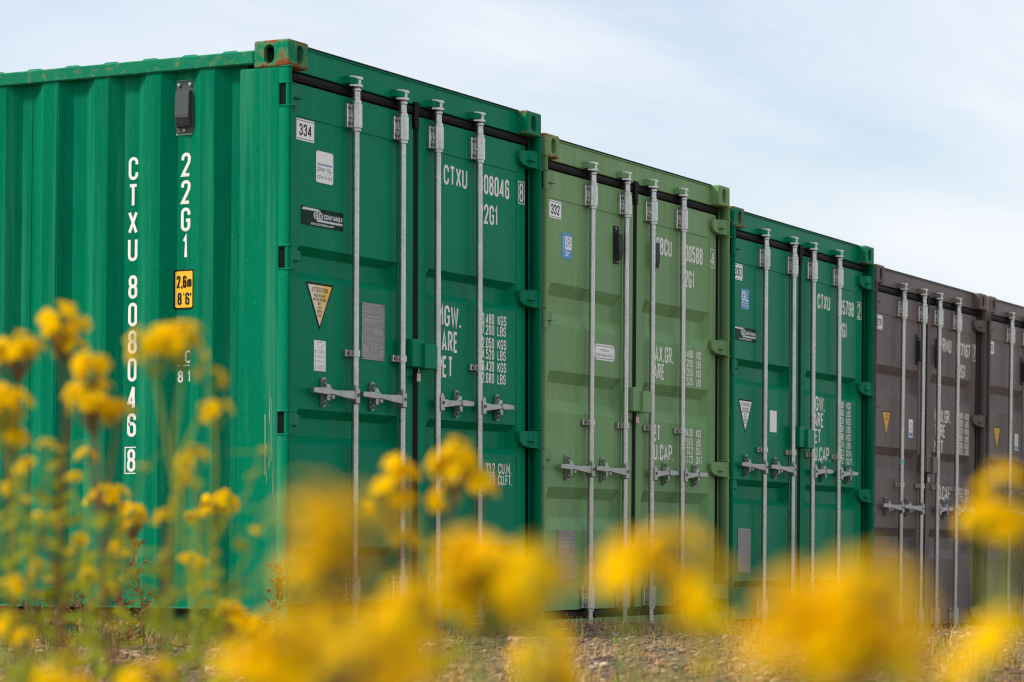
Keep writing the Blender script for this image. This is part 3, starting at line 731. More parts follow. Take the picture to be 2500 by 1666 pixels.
def plate(parent, x0, x1, z0, z1, rows, name='data_plate'):
    w, h = x1-x0, z1-z0
    def fn(b, f):
        slab(b, 0, 0, w, h, f, .003, 0)
        for v in (h*.985, h*.55, h*.38, h*.02): rect(b, w*.02, v-.0015, w*.98, v, f, .0034, 1)
        rect(b, w*.01, 0, w*.025, h, f, .0033, 1); rect(b, w*.975, 0, w*.99, h, f, .0033, 1)
        if rows:
            text(b, 'APPROVED FOR TRANSPORT', w*.5, h*.90, h*.036, f, 1, h*.0065, 1, h*.005, 'c', .0036, w*.80)
            text(b, 'UNDER CUSTOMS SEAL', w*.5, h*.83, h*.036, f, 1, h*.0065, 1, h*.005, 'c', .0036, w*.80)
            text(b, 'CSC SAFETY APPROVAL', w*.5, h*.325, h*.034, f, 1, h*.006, 1, h*.005, 'c', .0036, w*.74)
            r = random.Random(5)
            for v, a, c in ((.755, .26, .78), (.70, .06, .95), (.665, .10, .70), (.50, .55, .95), (.46, .56, .94), (.28, .3, .72)):
                u = w*a
                while u < w*c-.004:
                    q = r.uniform(.006, .016); rect(b, u, h*v, min(u+q, w*c), h*v+h*.016, f, .0035, 1); u += q+.003
            for i in range(6):
                for a, c in ((.06, .36), (.42, .52), (.56, .72), (.78, .94)):
                    if r.random() < .8: rect(b, w*a, h*(.235-.036*i), w*(a+(c-a)*r.uniform(.5, 1)), h*(.235-.036*i)+h*.013, f, .0035, 1)
        for u, v in ((.04, .03), (.96, .03), (.04, .97), (.96, .97), (.04, .56), (.96, .56)):
            rect(b, w*u-.004, h*v-.004, w*u+.004, h*v+.004, f, .0045, 2, .0038)
    sticker(parent, name, door_fr(x0, z0), [M_PLATE, M_PLATE_TX, M_BOLT], fn)
def list_label(parent, x0, x1, z0, z1, blank=False):
    w, h = x1-x0, z1-z0
    def fn(b, f):
        slab(b, 0, 0, w, h, f, .0008, 0)
        if blank: return
        r = random.Random(3)
        for v, a, c in ((.93, .25, .75), (.84, .2, .3), (.84, .65, .9), (.76, .3, .45), (.76, .58, .75)): rect(b, w*a, h*v, w*c, h*v+h*.018, f, .001, 1)
        for g0, n in ((.68, 4), (.50, 3), (.33, 2), (.18, 5)):
            for i in range(n):
                v = h*(g0-i*.034); rect(b, w*.06, v, w*r.uniform(.15, .22), v+h*.017, f, .001, 1)
                u = w*.32
                while u < w*.92:
                    q = r.uniform(.004, .012); rect(b, u, v, min(u+q, w*.93), v+h*.013, f, .001, 1); u += q+.004
    sticker(parent, 'paper_list', door_fr(x0, z0), [M_LABEL, M_GREYINK], fn)

SQ = [(1.722, .034, .074, .034, .046), (1.016, .036, .078, .036, .046), (0.420, .036, .074, .036, .046)]
spec1 = dict(x=0, z=H_, roll=0, pitch=0, paint=P_GREEN, rec=SQ, lock=1.307, clamp=1.277, handle=1.095, worn_keepers=False,
             label='large dark green container nearest the camera with white number 334 on its door')
c1, d1, _ = build_container(spec1)
# --- markings on the near container, door end
num_label(d1[0], '334', .166, .314, 2.181, 2.275)
def dnv(b, f):
    w, h = .147, .139
    rect(b, 0, 0, w, h, f, .001, 0, .012)
    rect(b, w*.08, h*.615, w*.92, h*.628, f, .0012, 1); rect(b, w*.08, h*.555, w*.92, h*.595, f, .0012, 2); rect(b, w*.08, h*.295, w*.92, h*.30, f, .0012, 3)
    text(b, 'DNV', w*.075, h*.36, h*.135, f, 3, h*.018, 1, h*.03, 'l', .0013, w*.47); rect(b, w*.585, h*.41, w*.605, h*.435, f, .0013, 3)
    text(b, 'GL', w*.64, h*.36, h*.135, f, 3, h*.018, 1, h*.03, 'l', .0013, w*.28)
    text(b, 'CERTIFIED', w*.075, h*.12, h*.105, f, 3, h*.013, 1, h*.035, 'l', .0013, w*.85)
sticker(d1[0], 'certification_label', door_fr(.332, 2.014), [M_LABEL, M_LIME, M_NAVY, M_INK], dnv)
containex(d1[0], .207, .569, 1.817, 1.898)
tri_label(d1[0], .251, .487, 1.366, 1.571, M_WHITEYEL)
plate(d1[0], .734, .940, 1.260, 1.516, True)
list_label(d1[0], .323, .422, 1.187, 1.320)
lettering(d1[1], [('CTXU', 1.513, 1.752, 2.136, .096), ('808046', 1.872, 2.201, 2.134, .099), ('22G1', 1.872, 2.079, 1.989, .098),
                  ('MGW.', 1.442, 1.690, 1.459, .102), ('TARE', 1.440, 1.656, 1.339, .101), ('NET', 1.440, 1.607, 1.217, .102), ('CU.CAP.', 1.42, 1.765, .727, .098),
                  ('30.480', 1.877, 2.037, 1.499, .053), ('KGS', 2.075, 2.170, 1.499, .051), ('67.200', 1.877, 2.037, 1.447, .050), ('LBS', 2.073, 2.163, 1.447, .049),
                  ('2.050', 1.907, 2.037, 1.381, .053), ('KGS', 2.073, 2.168, 1.381, .051), ('4.520', 1.907, 2.037, 1.328, .050), ('LBS', 2.073, 2.162, 1.328, .049),
                  ('28.430', 1.877, 2.037, 1.268, .053), ('KGS', 2.073, 2.168, 1.268, .051), ('62.680', 1.877, 2.037, 1.211, .051), ('LBS', 2.073, 2.162, 1.211, .050),
                  ('33.2', 1.946, 2.045, .770, .054), ('CU.M.', 2.082, 2.224, .770, .054), ('1.173', 1.905, 2.045, .715, .053), ('CU.FT.', 2.080, 2.231, .715, .053)])
boxed_digit(d1[1], '8', 2.293, 2.363, 2.126, 2.241)
# --- left wall of the near container
wall1 = [o for o in c1.children if o.name.startswith('side_wall')][0]
def col(parent, s, yc, z_top, pitch, h, w):
    b = MB(); k = 0
    for ch in s:
        if ch != ' ':
            f = side_fr(yc, z_top-h-k*pitch); text(b, ch, 0, 0, h, f, 0, h*.135, 1, 0, 'c', 0, w*(.62 if ch == '1' else 1))
        k += 1
    put('lettering', b.mesh('lettering', False), M_WHITE, parent)
col(wall1, 'CTXU', .8265, 2.135, .1197, .102, .050); col(wall1, '808046', .8235, 1.612, .1213, .104, .047); col(wall1, '22G1', .5505, 2.137, .1203, .104, .048)
def bd(b, f):
    w, h, t = .070, .118, .0045
    for a in ((0, 0, w, t), (0, h-t, w, h), (0, t, t, h-t), (w-t, t, w, h-t)): rect(b, *a, f, 0.0, 0)
    text(b, '8', w/2, h*.075, h*.85, f, 0, h*.115, 1, 0, 'c', 0, w*.62)
sticker(wall1, 'check_digit', side_fr(.859, .740), [M_WHITE], bd)
def c81(b, f):
    t = .004
    rect(b, .030, 0, .084, t, f, 0, 0); rect(b, .080, t, .084, .075, f, 0, 0); rect(b, 0, 0, .012, t, f, 0, 0)
    text(b, 'C', .056, .012, .056, f, 0, .0085, 1, 0, 'c', 0, .034); text(b, '8', .016, -.072, .052, f, 0, .008, 1, 0, 'c', 0, .028); text(b, '1', .062, -.072, .052, f, 0, .008, 1, 0, 'c', 0, .016)
sticker(wall1, 'lettering', side_fr(.587, 1.205), [M_WHITE], c81)
def wall_x(y):      # outer surface of the corrugated wall at depth y
    t = (y-0.246) % 0.278
    return float(np.interp(t, (0, .070, .138, .210, .278), (.047, .047, .011, .011, .047)))
def wall_fr(y0, z0): return lambda u, v, d: (wall_x(y0-u)-0.0008-d, y0-u, z0+v)
def bent(b, u0, v0, u1, v1, f, dep, mat, n=16):      # label that follows the ribs
    for k in range(n):
        a, c = u0+(u1-u0)*k/n, u0+(u1-u0)*(k+1)/n; e = .004 if k in (0, n-1) else 0
        b.add([f(a, v0+(e if k == 0 else 0), dep), f(c, v0+(e if k == n-1 else 0), dep), f(c, v1-(e if k == n-1 else 0), dep), f(a, v1-(e if k == 0 else 0), dep)], [(0, 1, 2, 3)], mat)
def yl(b, f):
    w, h = .106, .173
    bent(b, 0, 0, w, h, f, .001, 1); bent(b, .0075, .0075, w-.0055, h-.007, f, .0015, 0)
    text(b, '2,6m', w*.13, h*.54, h*.31, f, 1, h*.045, 1, h*.02, 'l', .0024, w*.76); text(b, '8', w*.17, h*.11, h*.31, f, 1, h*.045, 1, 0, 'l', .0024, w*.2)
    text(b, "'", w*.44, h*.11, h*.31, f, 1, h*.02, 1, 0, 'l', .0024); text(b, '6"', w*.55, h*.11, h*.31, f, 1, h*.042, 1, h*.02, 'l', .0024, w*.33)
sticker(wall1, 'height_label', wall_fr(.606, 1.452), [M_YEL, M_INK], yl)
put('vent_seal', cached('vent_seal', f_seal), M_SEAL, wall1, (.0475, .552, 2.336), (0, 0, -math.pi/2))
put('vent', cached('vent', f_vent), [M_VENT, M_VENT_D, M_SEAL], wall1, (.045, .553, 2.338), (0, 0, -math.pi/2))

def scr(b, f):
    r = random.Random(9)
    for k in range(7):
        u, v, l = r.uniform(0, .05), r.uniform(0, .35), r.uniform(.10, .34); w = r.uniform(.0012, .0026); poly(b, [(u, v), (u+w, v+.01), (u+w*.8+r.uniform(-.003, .003), v+l), (u+r.uniform(-.003, .003), v+l)], f, .0002*k, 0)
o = sticker([o for o in c1.children if o.name.startswith('corner_post')][0], 'scratches', side_fr(.115, .62, .0026), [plain('bare_scratch', (.40, .42, .22), .6)], scr); o['kind'] = 'stuff'

# --- second container
WV = [(1.850, .062, .092, .062, .038), (1.400, .060, .090, .060, .038), (0.806, .060, .092, .068, .038)]
c2, d2, _ = build_container(dict(x=2.487, z=2.505, roll=.005, pitch=.008, paint=P_LIGHT, rec=WV, lock=1.292, clamp=1.148, handle=.906, worn_keepers=False,
    poles=(.618, 1.048, 1.396, 1.816), label='pale sage green container, second in the row, with white number 332 label'))
num_label(d2[0], '332', .172, .313, 2.181, 2.273)
def lr(b, f):
    w, h = .120, .133
    slab(b, 0, 0, w, h, f, .001, 0); rect(b, w*.30, h*.36, w*.94, h*.88, f, .0013, 1)
    text(b, 'L', w*.40, h*.48, h*.33, f, 2, h*.028, 1, 0, 'l', .0016, w*.22); text(b, 'R', w*.56, h*.44, h*.38, f, 2, h*.030, 1, 0, 'l', .0017, w*.28)
    def fv(u, v, d): return f(w*.18-v, h*.30+u, d)
    text(b, 'CERTIFIED', 0, 0, w*.11, fv, 1, w*.014, 1, w*.012, 'l', .0014, h*.56)
    for i in range(3): rect(b, w*.32, h*(.25-.07*i), w*(.78-.08*i), h*(.285-.07*i), f, .0013, 1)
sticker(d2[0], 'certification_label', door_fr(.326, 1.986), [M_BLUE, M_LABEL, M_NAVY], lr)
put('vent', cached('vent', f_vent), [M_VENT_D, M_VENT_D, M_CAST], d2[0], (.985, .0625, 2.117), (0, 0, 0), (.72, 1, .88))
put('vent', cached('vent', f_vent), [M_VENT_D, M_VENT_D, M_CAST], d2[1], (1.475, .0625, 2.117), (0, 0, 0), (.72, 1, .88))
def oval(b, f):
    w, h = .262, .086
    rect(b, 0, 0, w, h, f, .001, 0, h*.42); rect(b, .008, .008, w-.008, h-.008, f, .0013, 1, h*.34); rect(b, .012, .012, w-.012, h-.012, f, .0016, 0, h*.30)
    text(b, 'FOR REPAIR USE', w*.5, h*.56, h*.13, f, 1, h*.016, 1, h*.02, 'c', .0018, w*.42); text(b, 'CORTEN OR EQUIVALENT ONLY', w*.5, h*.24, h*.17, f, 1, h*.018, 1, h*.02, 'c', .0018, w*.80)
sticker(d2[0], 'oval_label', door_fr(.726, 1.486), [M_LABEL, M_GREYINK], oval)
plate(d2[0], .297, .500, .328, .584, True)
lettering(d2[1], [('CBCU', 1.520, 1.737, 2.120, .096), ('700588', 1.868, 2.181, 2.115, .097), ('22G1', 1.870, 2.063, 1.969, .099),
                  ('MAX.GR.', 1.448, 1.770, 1.520, .092), ('TARE', 1.448, 1.643, 1.424, .090), ('NET', 1.448, 1.592, 1.083, .090), ('CU.CAP.', 1.448, 1.780, .978, .090),
                  ('30.480', 1.89, 2.043, 1.570, .046), ('KGS', 2.098, 2.165, 1.568, .045), ('67.200', 1.89, 2.043, 1.518, .044), ('LBS', 2.098, 2.165, 1.516, .044),
                  ('2.050', 1.915, 2.043, 1.466, .045), ('KGS', 2.098, 2.165, 1.464, .045), ('4.520', 1.915, 2.043, 1.415, .044), ('LBS', 2.098, 2.165, 1.413, .044),
                  ('28.430', 1.89, 2.047, 1.124, .046), ('KGS', 2.098, 2.166, 1.122, .045), ('62.680', 1.89, 2.047, 1.073, .044), ('LBS', 2.098, 2.166, 1.071, .044),
                  ('33.2', 1.962, 2.052, 1.024, .045), ('CU.M.', 2.096, 2.185, 1.022, .045), ('1.173', 1.93, 2.052, .972, .045), ('CU.FT.', 2.096, 2.193, .970, .045)])
boxed_digit(d2[1], '4', 2.288, 2.357, 2.112, 2.221)

# --- third container
SQ3 = [(1.712, .036, .080, .036, .046), (0.999, .036, .076, .036, .046), (0.400, .036, .074, .036, .046)]
c3, d3, _ = build_container(dict(x=4.985, z=2.394, roll=.010, pitch=.010, paint=P_GREEN2, rec=SQ3, lock=1.284, clamp=1.183, handle=1.083, worn_keepers=False,
    poles=(.572, 1.040, 1.380, 1.846), label='dark green container, third in the row, with white number 330 label'))
num_label(d3[0], '330', .152, .287, 2.178, 2.273)
def glc(b, f):
    w, h = .124, .119
    slab(b, 0, 0, w, h, f, .001, 0); text(b, 'GL', w*.5, h*.40, h*.50, f, 1, h*.085, 1, h*.05, 'c', .0013, w*.80)
    rect(b, w*.06, h*.29, w*.94, h*.315, f, .0013, 1); text(b, 'CERTIFICATION', w*.5, h*.12, h*.11, f, 1, h*.014, 1, h*.015, 'c', .0013, w*.82)
sticker(d3[0], 'certification_label', door_fr(.270, 2.012), [M_BLUE, M_LABEL], glc)
containex(d3[0], .169, .513, 1.822, 1.903); tri_label(d3[0], .238, .464, 1.275, 1.474, M_LABEL); list_label(d3[0], .744, .857, 1.300, 1.431, True)
plate(d3[0], .242, .444, .450, .710, False)
lettering(d3[1], [('CTXU', 1.549, 1.775, 2.117, .096), ('705798', 1.897, 2.219, 2.113, .096), ('22G1', 1.897, 2.092, 1.964, .099),
                  ('MGW.', 1.440, 1.690, 1.465, .096), ('TARE', 1.440, 1.668, 1.364, .094), ('NET', 1.440, 1.621, 1.261, .092), ('CU.CAP.', 1.450, 1.797, 1.150, .092),
                  ('30.480', 1.908, 2.037, 1.506, .045), ('KGS', 2.085, 2.171, 1.504, .045), ('67.200', 1.908, 2.037, 1.455, .044), ('LBS', 2.085, 2.170, 1.453, .044),
                  ('2.100', 1.91, 2.037, 1.403, .045), ('KGS', 2.085, 2.171, 1.401, .045), ('4.630', 1.91, 2.037, 1.352, .044), ('LBS', 2.085, 2.170, 1.350, .044),
                  ('28.380', 1.908, 2.039, 1.300, .045), ('KGS', 2.085, 2.172, 1.298, .045), ('62.570', 1.908, 2.039, 1.249, .044), ('LBS', 2.085, 2.171, 1.247, .044),
                  ('33.2', 1.955, 2.042, 1.198, .044), ('CU.M.', 2.085, 2.195, 1.196, .044), ('1.172', 1.925, 2.042, 1.146, .044), ('CU.FT.', 2.085, 2.214, 1.143, .044)])
boxed_digit(d3[1], '2', 2.272, 2.354, 2.105, 2.221)

# --- fourth and fifth containers
WV4 = [(1.940, .058, .086, .060, .038), (1.390, .056, .086, .062, .038), (0.846, .058, .084, .062, .038)]
def taupe(x, z, roll, pitch, num, label, own):
    c, d, _ = build_container(dict(x=x, z=z, roll=roll, pitch=pitch, paint=P_TAUPE, rec=WV4, lock=1.300, clamp=1.140, handle=.990, worn_keepers=True,
        poles=(.636, 1.066, 1.412, 1.842), label=label))
    num_label(d[0], num, .166, .308, 2.174, 2.270)
    tri_label(d[0], .322, .500, 1.466, 1.630, M_AMBER)
    def lab(b, f):
        w, h = .085, .125
        slab(b, 0, 0, w, h, f, .001, 0); rect(b, w*.1, h*.06, w*.9, h*.28, f, .0013, 1)
        text(b, '0', w*.5, h*.36, h*.5, f, 2, h*.05, 1, 0, 'c', .0013, w*.5)
    sticker(d[0], 'worn_label', door_fr(.880, 1.473), [M_LABEL, M_BLUE, M_GREYINK], lab)
    for k, xx in ((0, 1.035), (1, 1.475)): put('vent', cached('vent', f_vent), [M_VENT_D, M_VENT_D, M_CAST], d[k], (xx, .0625, 2.09), (0, 0, 0), (.72, 1, .92))
    b = MB(); f = door_fr(.34, .36)
    for a in ((0, 0, .2, .004), (0, .226, .2, .23), (0, .004, .004, .226), (.196, .004, .2, .226)): rect(b, *a, f, .002, 0)
    put('plate_holder', b.mesh('plate_holder', False), P_TAUPE['door'], d[0])
    lettering(d[1], [('ARMU', 1.530, 1.800, 2.111, .100), (own[0], 1.906, 2.240, 2.106, .098), ('22G1', 1.91, 2.134, 1.951, .098),
                     ('MAX.GR.', 1.440, 1.800, 1.605, .094), ('TARE', 1.440, 1.680, 1.500, .094), ('NET', 1.440, 1.640, 1.385, .094), ('CU.CAP.', 1.480, 1.842, 1.057, .098),
                     ('30.480', 1.92, 2.085, 1.652, .046), ('KGS', 2.135, 2.232, 1.650, .046), ('67.200', 1.92, 2.085, 1.598, .046), ('LBS', 2.135, 2.232, 1.596, .046),
                     ('2.220', 1.95, 2.087, 1.544, .046), ('KGS', 2.136, 2.234, 1.542, .046), ('4.895', 1.95, 2.087, 1.490, .046), ('LBS', 2.136, 2.234, 1.488, .046),
                     ('28.260', 1.92, 2.090, 1.436, .046), ('KGS', 2.138, 2.236, 1.434, .046), ('62.305', 1.92, 2.090, 1.394, .036), ('LBS', 2.138, 2.236, 1.394, .036),
                     ('33.2', 2.005, 2.105, 1.104, .046), ('CU.M.', 2.145, 2.265, 1.102, .046), ('1.172', 1.975, 2.105, 1.050, .046), ('CU.FT.', 2.145, 2.284, 1.048, .046)])
    boxed_digit(d[1], own[1], 2.346, 2.368, 2.093, 2.212) if False else boxed_digit(d[1], own[1], 2.288, 2.366, 2.093, 2.212)
    return c, d
c4, d4 = taupe(7.465, 2.268, .009, .021, '328', 'taupe brown container, fourth in the row, with number 328 label and amber triangle', ('677167', '7'))
c5, d5 = taupe(9.985, 2.246, .009, .025, '326', 'taupe brown container at the far right end, mostly cut off by the picture edge', ('677140', '2'))
b = MB(); b.lathe([(0.0178, 0), (0.0178, 0.034)], 0, 0, 16)
put('tape_band', b.mesh('tape_band'), plain('mint_tape', (0.25, 0.60, 0.48), 0.5), d4[0], (.636, .028, 1.28))
b = MB(); b.lathe([(0.0178, 0), (0.0178, 0.03)], 0, 0, 16)
put('tape_band', b.mesh('tape_band'), bpy.data.materials['mint_tape'], d5[0], (.636, .028, .55))

# padlocks below the lock boxes, paper tag on the last visible handle of the fourth container
def f_padlock_body(b): b.box(-.024, .024, -.010, .010, -.046, 0, .005)
def f_shackle(b): b.tube([(.015*math.cos(a), 0, .012+.018*math.sin(a)) if 0 < a < math.pi else (.015*(1 if a <= 0 else -1), 0, -.004) for a in [-.1]+[math.pi*k/8 for k in range(1, 8)]+[3.3]], .0042, 8)
M_BRASS = plain('brassy_steel', (0.55, 0.44, 0.40), 0.35, 0.7)
for c, zz, lab in ((c1, 1.236, 'small steel padlock under the lock box of the nearest green container'), (c2, 1.222, 'small steel padlock under the lock box of the sage green container'),
                   (c4, 1.228, 'small steel padlock under the lock box of the taupe brown container')):
    mw = Matrix.LocRotScale(c.location, c.rotation_euler, None)
    p = thing('padlock', lab, 'padlock', mw @ Vector((1.215, .034, zz-.014)), (0, 0, .5), 'padlocks on the lock boxes')
    put('body', cached('padlock_body', f_padlock_body), M_BRASS, p); put('shackle', cached('padlock_shackle', f_shackle), M_CAST, p)
mw = Matrix.LocRotScale(c4.location, c4.rotation_euler, None)
b = MB(); pts = [(.042*math.cos(a)*(1+.15*math.sin(2*a)), .036*math.sin(a)) for a in [2*math.pi*k/14 for k in range(14)]]
b.prism(pts, 1, -.003, 0)
tg = put('paper_tag', b.mesh('paper_tag'), M_LABEL, None, mw @ Vector((2.14, -.004, .985)), (0.1, 0.3, 0.25))
tg['label'] = 'small round white tag on a door handle of the taupe container'; tg['category'] = 'tag'

# ------------------------------------------------------------------ vegetation
def at(px, py, d):
    """point seen at photo pixel (2500 wide) at distance d along the view"""
    return CAM + (c_fwd + c_right*((px-IW/2)/F_PX) - c_up*((py-IH/2)/F_PX))*d
def leafy(name, col, trans=0.35, var=0.25):
    m = bpy.data.materials.new(name); m.use_nodes = True; nt = m.node_tree; nt.nodes.clear()
    out = N(nt, 'ShaderNodeOutputMaterial'); d = N(nt, 'ShaderNodeBsdfDiffuse'); t = N(nt, 'ShaderNodeBsdfTranslucent'); mx = N(nt, 'ShaderNodeMixShader')
    pos = N(nt, 'ShaderNodeNewGeometry').outputs['Position']; n = noise_node(nt, pos, 30, 3)
    c = mixc(nt, n, tuple(x*(1-var) for x in col), tuple(min(1, x*(1+var)) for x in col))
    nt.links.new(c, d.inputs[0]); nt.links.new(c, t.inputs[0]); mx.inputs[0].default_value = trans
    nt.links.new(d.outputs[0], mx.inputs[1]); nt.links.new(t.outputs[0], mx.inputs[2]); nt.links.new(mx.outputs[0], out.inputs[0])
    return m
M_PETAL = leafy('yellow_petal', (0.99, 0.67, 0.002), 0.52, 0.03)
M_DISC = leafy('golden_flower_centre', (0.95, 0.52, 0.004), 0.3, 0.12)
M_STEM = leafy('pale_green_stem', (0.36, 0.42, 0.085), 0.25)
M_LEAF = leafy('yellow_green_leaf', (0.36, 0.38, 0.030), 0.45)
M_STEMR = leafy('reddish_stem', (0.22, 0.12, 0.06), 0.1)
M_DRY = leafy('dried_brown_stalk', (0.26, 0.135, 0.050), 0.15)
M_DRYP = leafy('dried_purple_leaf', (0.17, 0.055, 0.050), 0.2)
M_FLUFF = leafy('straw_seed_fluff', (0.52, 0.37, 0.20), 0.3)
M_GRASSG = leafy('fresh_grass_blade', (0.14, 0.19, 0.030), 0.35)

def f_head(seed):
    r = random.Random(seed)
    def fn(b):
        R, rd = 0.0142, 0.0046
        n = 13
        for i in range(n):
            a = 2*math.pi*(i+r.uniform(-.2, .2))/n; ca, sa = math.cos(a), math.sin(a); w = 0.0027*r.uniform(.85, 1.25); dr = r.uniform(-.0055, .002)
            prof = [(rd*.7, .6, 0.0004), (R*.6, 1.0, 0.0012+dr*.3), (R*.88, .85, 0.0006+dr*.8), (R*r.uniform(.95, 1.1), .2, dr)]
            vs = []
            for q, ww, z in prof: vs += [(q*ca-w*ww*sa, q*sa+w*ww*ca, z), (q*ca+w*ww*sa, q*sa-w*ww*ca, z)]
            b.add(vs, [(2*k, 2*k+1, 2*k+3, 2*k+2) for k in range(3)], 0, True)
        b.lathe([(rd, 0.0003), (rd*.92, .0018), (rd*.5, .0028), (0.0001, .0031)], 0, 0, 9, 1)
        b.lathe([(rd*.98, 0.0001), (rd*.85, -.0050), (0.0012, -.0066)], 0, 0, 7, 2)
    return fn
def f_leaf(seed):   # ragged pinnate leaf along +x, unit length 1
    r = random.Random(seed)
    def fn(b):
        n = 9
        for k in range(n):
            x = .12+.88*k/n; l = .30*math.sin(math.pi*min(1, .15+.95*k/n))*r.uniform(.75, 1.2)+.02
            for s in (-1, 1):
                z = -.18*(x**2); b.add([(x-.045, 0, z), (x+.02, s*l*.55, z+.015), (x+.10, s*l, z-.02), (x+.075, s*l*.45, z+.01), (x+.05, 0, z)], [(0, 1, 2, 3, 4)])
        b.add([(0, -.008, 0), (0, .008, 0), (1.02, .010, -.18), (1.02, -.010, -.18), (.5, .012, -.04), (.5, -.012, -.04)], [(0, 1, 4, 5), (5, 4, 2, 3)])
    return fn
def align(d, spin):
    q = Vector(d).to_track_quat('Z', 'Y'); return (q.to_matrix() @ Matrix.Rotation(spin, 3, 'Z')).to_euler()

def ragwort(label, clusters, seed, base=None, leaves=7, heads_scale=1.0, group='yellow ragwort plants in the foreground'):
    """clusters: (px, py, depth, radius in photo pixels). One plant rooted in the ground under them."""
    r = random.Random(seed)
    pts = [(at(px, py, d), q*d/F_PX, max(2, round((2.1 if d > 2.9 else 1.45)*(q*d/F_PX/.0115)**2))) for px, py, d, q in clusters]
    cx = sum(p.x for p, _, _ in pts)/len(pts); cy = sum(p.y for p, _, _ in pts)/len(pts); ztop = max(p.z for p, _, _ in pts)
    bx, by = cx+r.uniform(-.05, .05), cy+r.uniform(-.05, .05)
    bz = float(ground_h(bx, by))-.01
    root = thing('ragwort_plant', label, 'plant', (bx, by, bz), (0, 0, 0), group)
    O = Vector((bx, by, bz)); sb = MB()
    zlow = min(p.z-R for p, R, _ in pts); fork = Vector((cx+r.uniform(-.01, .01), cy+r.uniform(-.01, .01), bz+(zlow-bz)*.80))-O
    stem = [Vector((0, 0, 0)), Vector((fork.x*.25+r.uniform(-.012, .012), fork.y*.25+r.uniform(-.012, .012), fork.z*.4)), Vector((fork.x*.7, fork.y*.7, fork.z*.75)), fork]
    sb.tube(stem, [.0042, .0036, .0030, .0026], 7)
    heads = []; shoots = []
    for p, R, n in pts:
        c = p-O; foot = c-Vector((0, 0, R*1.5))
        mid = (fork+foot)*.5+Vector((r.uniform(-.01, .01), r.uniform(-.01, .01), -.004))
        sb.tube([fork, mid, foot], [.0024, .0020, .0018], 6)
        for k in range(n):
            a = k*2.39996+r.uniform(-.3, .3); low = r.random() < .28; ph = math.acos(1-1.0*(k+.5)/n)+(r.uniform(.3, .8) if low else 0); q = R*math.sin(min(ph, 1.9))*r.uniform(.55, 1.3)
            h = Vector((c.x+q*math.cos(a), c.y+q*math.sin(a), c.z+R*.80*math.cos(ph)-R*.15+r.uniform(-.3, .3)*R))
            sb.tube([foot, foot.lerp(h, .55)+Vector((0, 0, -R*.12)), h-Vector((0, 0, .005))], [.0013, .0011, .0009], 4, 0, False)
            d = Vector((math.cos(a)*q/R*.95+r.uniform(-.25, .25), math.sin(a)*q/R*.95+r.uniform(-.4, .4), .30+math.cos(ph)*.7)).normalized()
            heads.append((h, d))
    for q in range(leaves//3):      # leafy side shoots that end in buds
        t = r.uniform(.45, .95); i = min(2, int(t*3)); p = stem[i].lerp(stem[i+1], t*3-i); a = r.uniform(0, 6.28); l = r.uniform(.05, .12)
        e = p+Vector((math.cos(a)*l*.6, math.sin(a)*l*.6, l)); sb.tube([p, p.lerp(e, .5)+Vector((math.cos(a), math.sin(a), 0))*l*.12, e], [.0018, .0015, .0011], 5)
        if e.z < ztop-bz: shoots.append((p, e))
    put('stem', sb.mesh('ragwort_stem', False), M_STEM if r.random() < .75 else M_STEMR, root)
    for h, d in heads:
        s = heads_scale*r.uniform(.75, 1.25)
        put('flower_head', cached('flower_head_%d' % r.randrange(4), f_head(r.randrange(4))), [M_PETAL, M_DISC, M_STEM], root, h, align(d, r.uniform(0, 6)), (s, s, s))
    for k in range(leaves):
        t = .12+.80*k/max(1, leaves-1)+r.uniform(-.04, .04); seg = min(2, int(t*3)); p = stem[seg].lerp(stem[seg+1], t*3-seg) if t < 1 else fork
        s = r.uniform(.06, .11)*(1.2-t*.6); az = r.uniform(0, 6.28)
        put('leaf', cached('ragwort_leaf_%d' % (k % 3), f_leaf(k % 3)), M_LEAF, root, p, (r.uniform(-.3, .3), r.uniform(-.75, .1), az), (s, s, s))
    for p, e in shoots:
        for k in range(3):
            s = r.uniform(.035, .06); c = p.lerp(e, .35+.3*k)
            put('leaf', cached('ragwort_leaf_%d' % k, f_leaf(k)), M_LEAF, root, c, (r.uniform(-.3, .3), r.uniform(-.9, -.2), r.uniform(0, 6.28)), (s, s, s))
        s = r.uniform(.4, .8)
        put('flower_head', cached('flower_head_0', f_head(0)), [M_PETAL, M_DISC, M_STEM], root, e, (r.uniform(-.4, .4), r.uniform(-.4, .4), 0), (s, s, s*1.3))
    return root

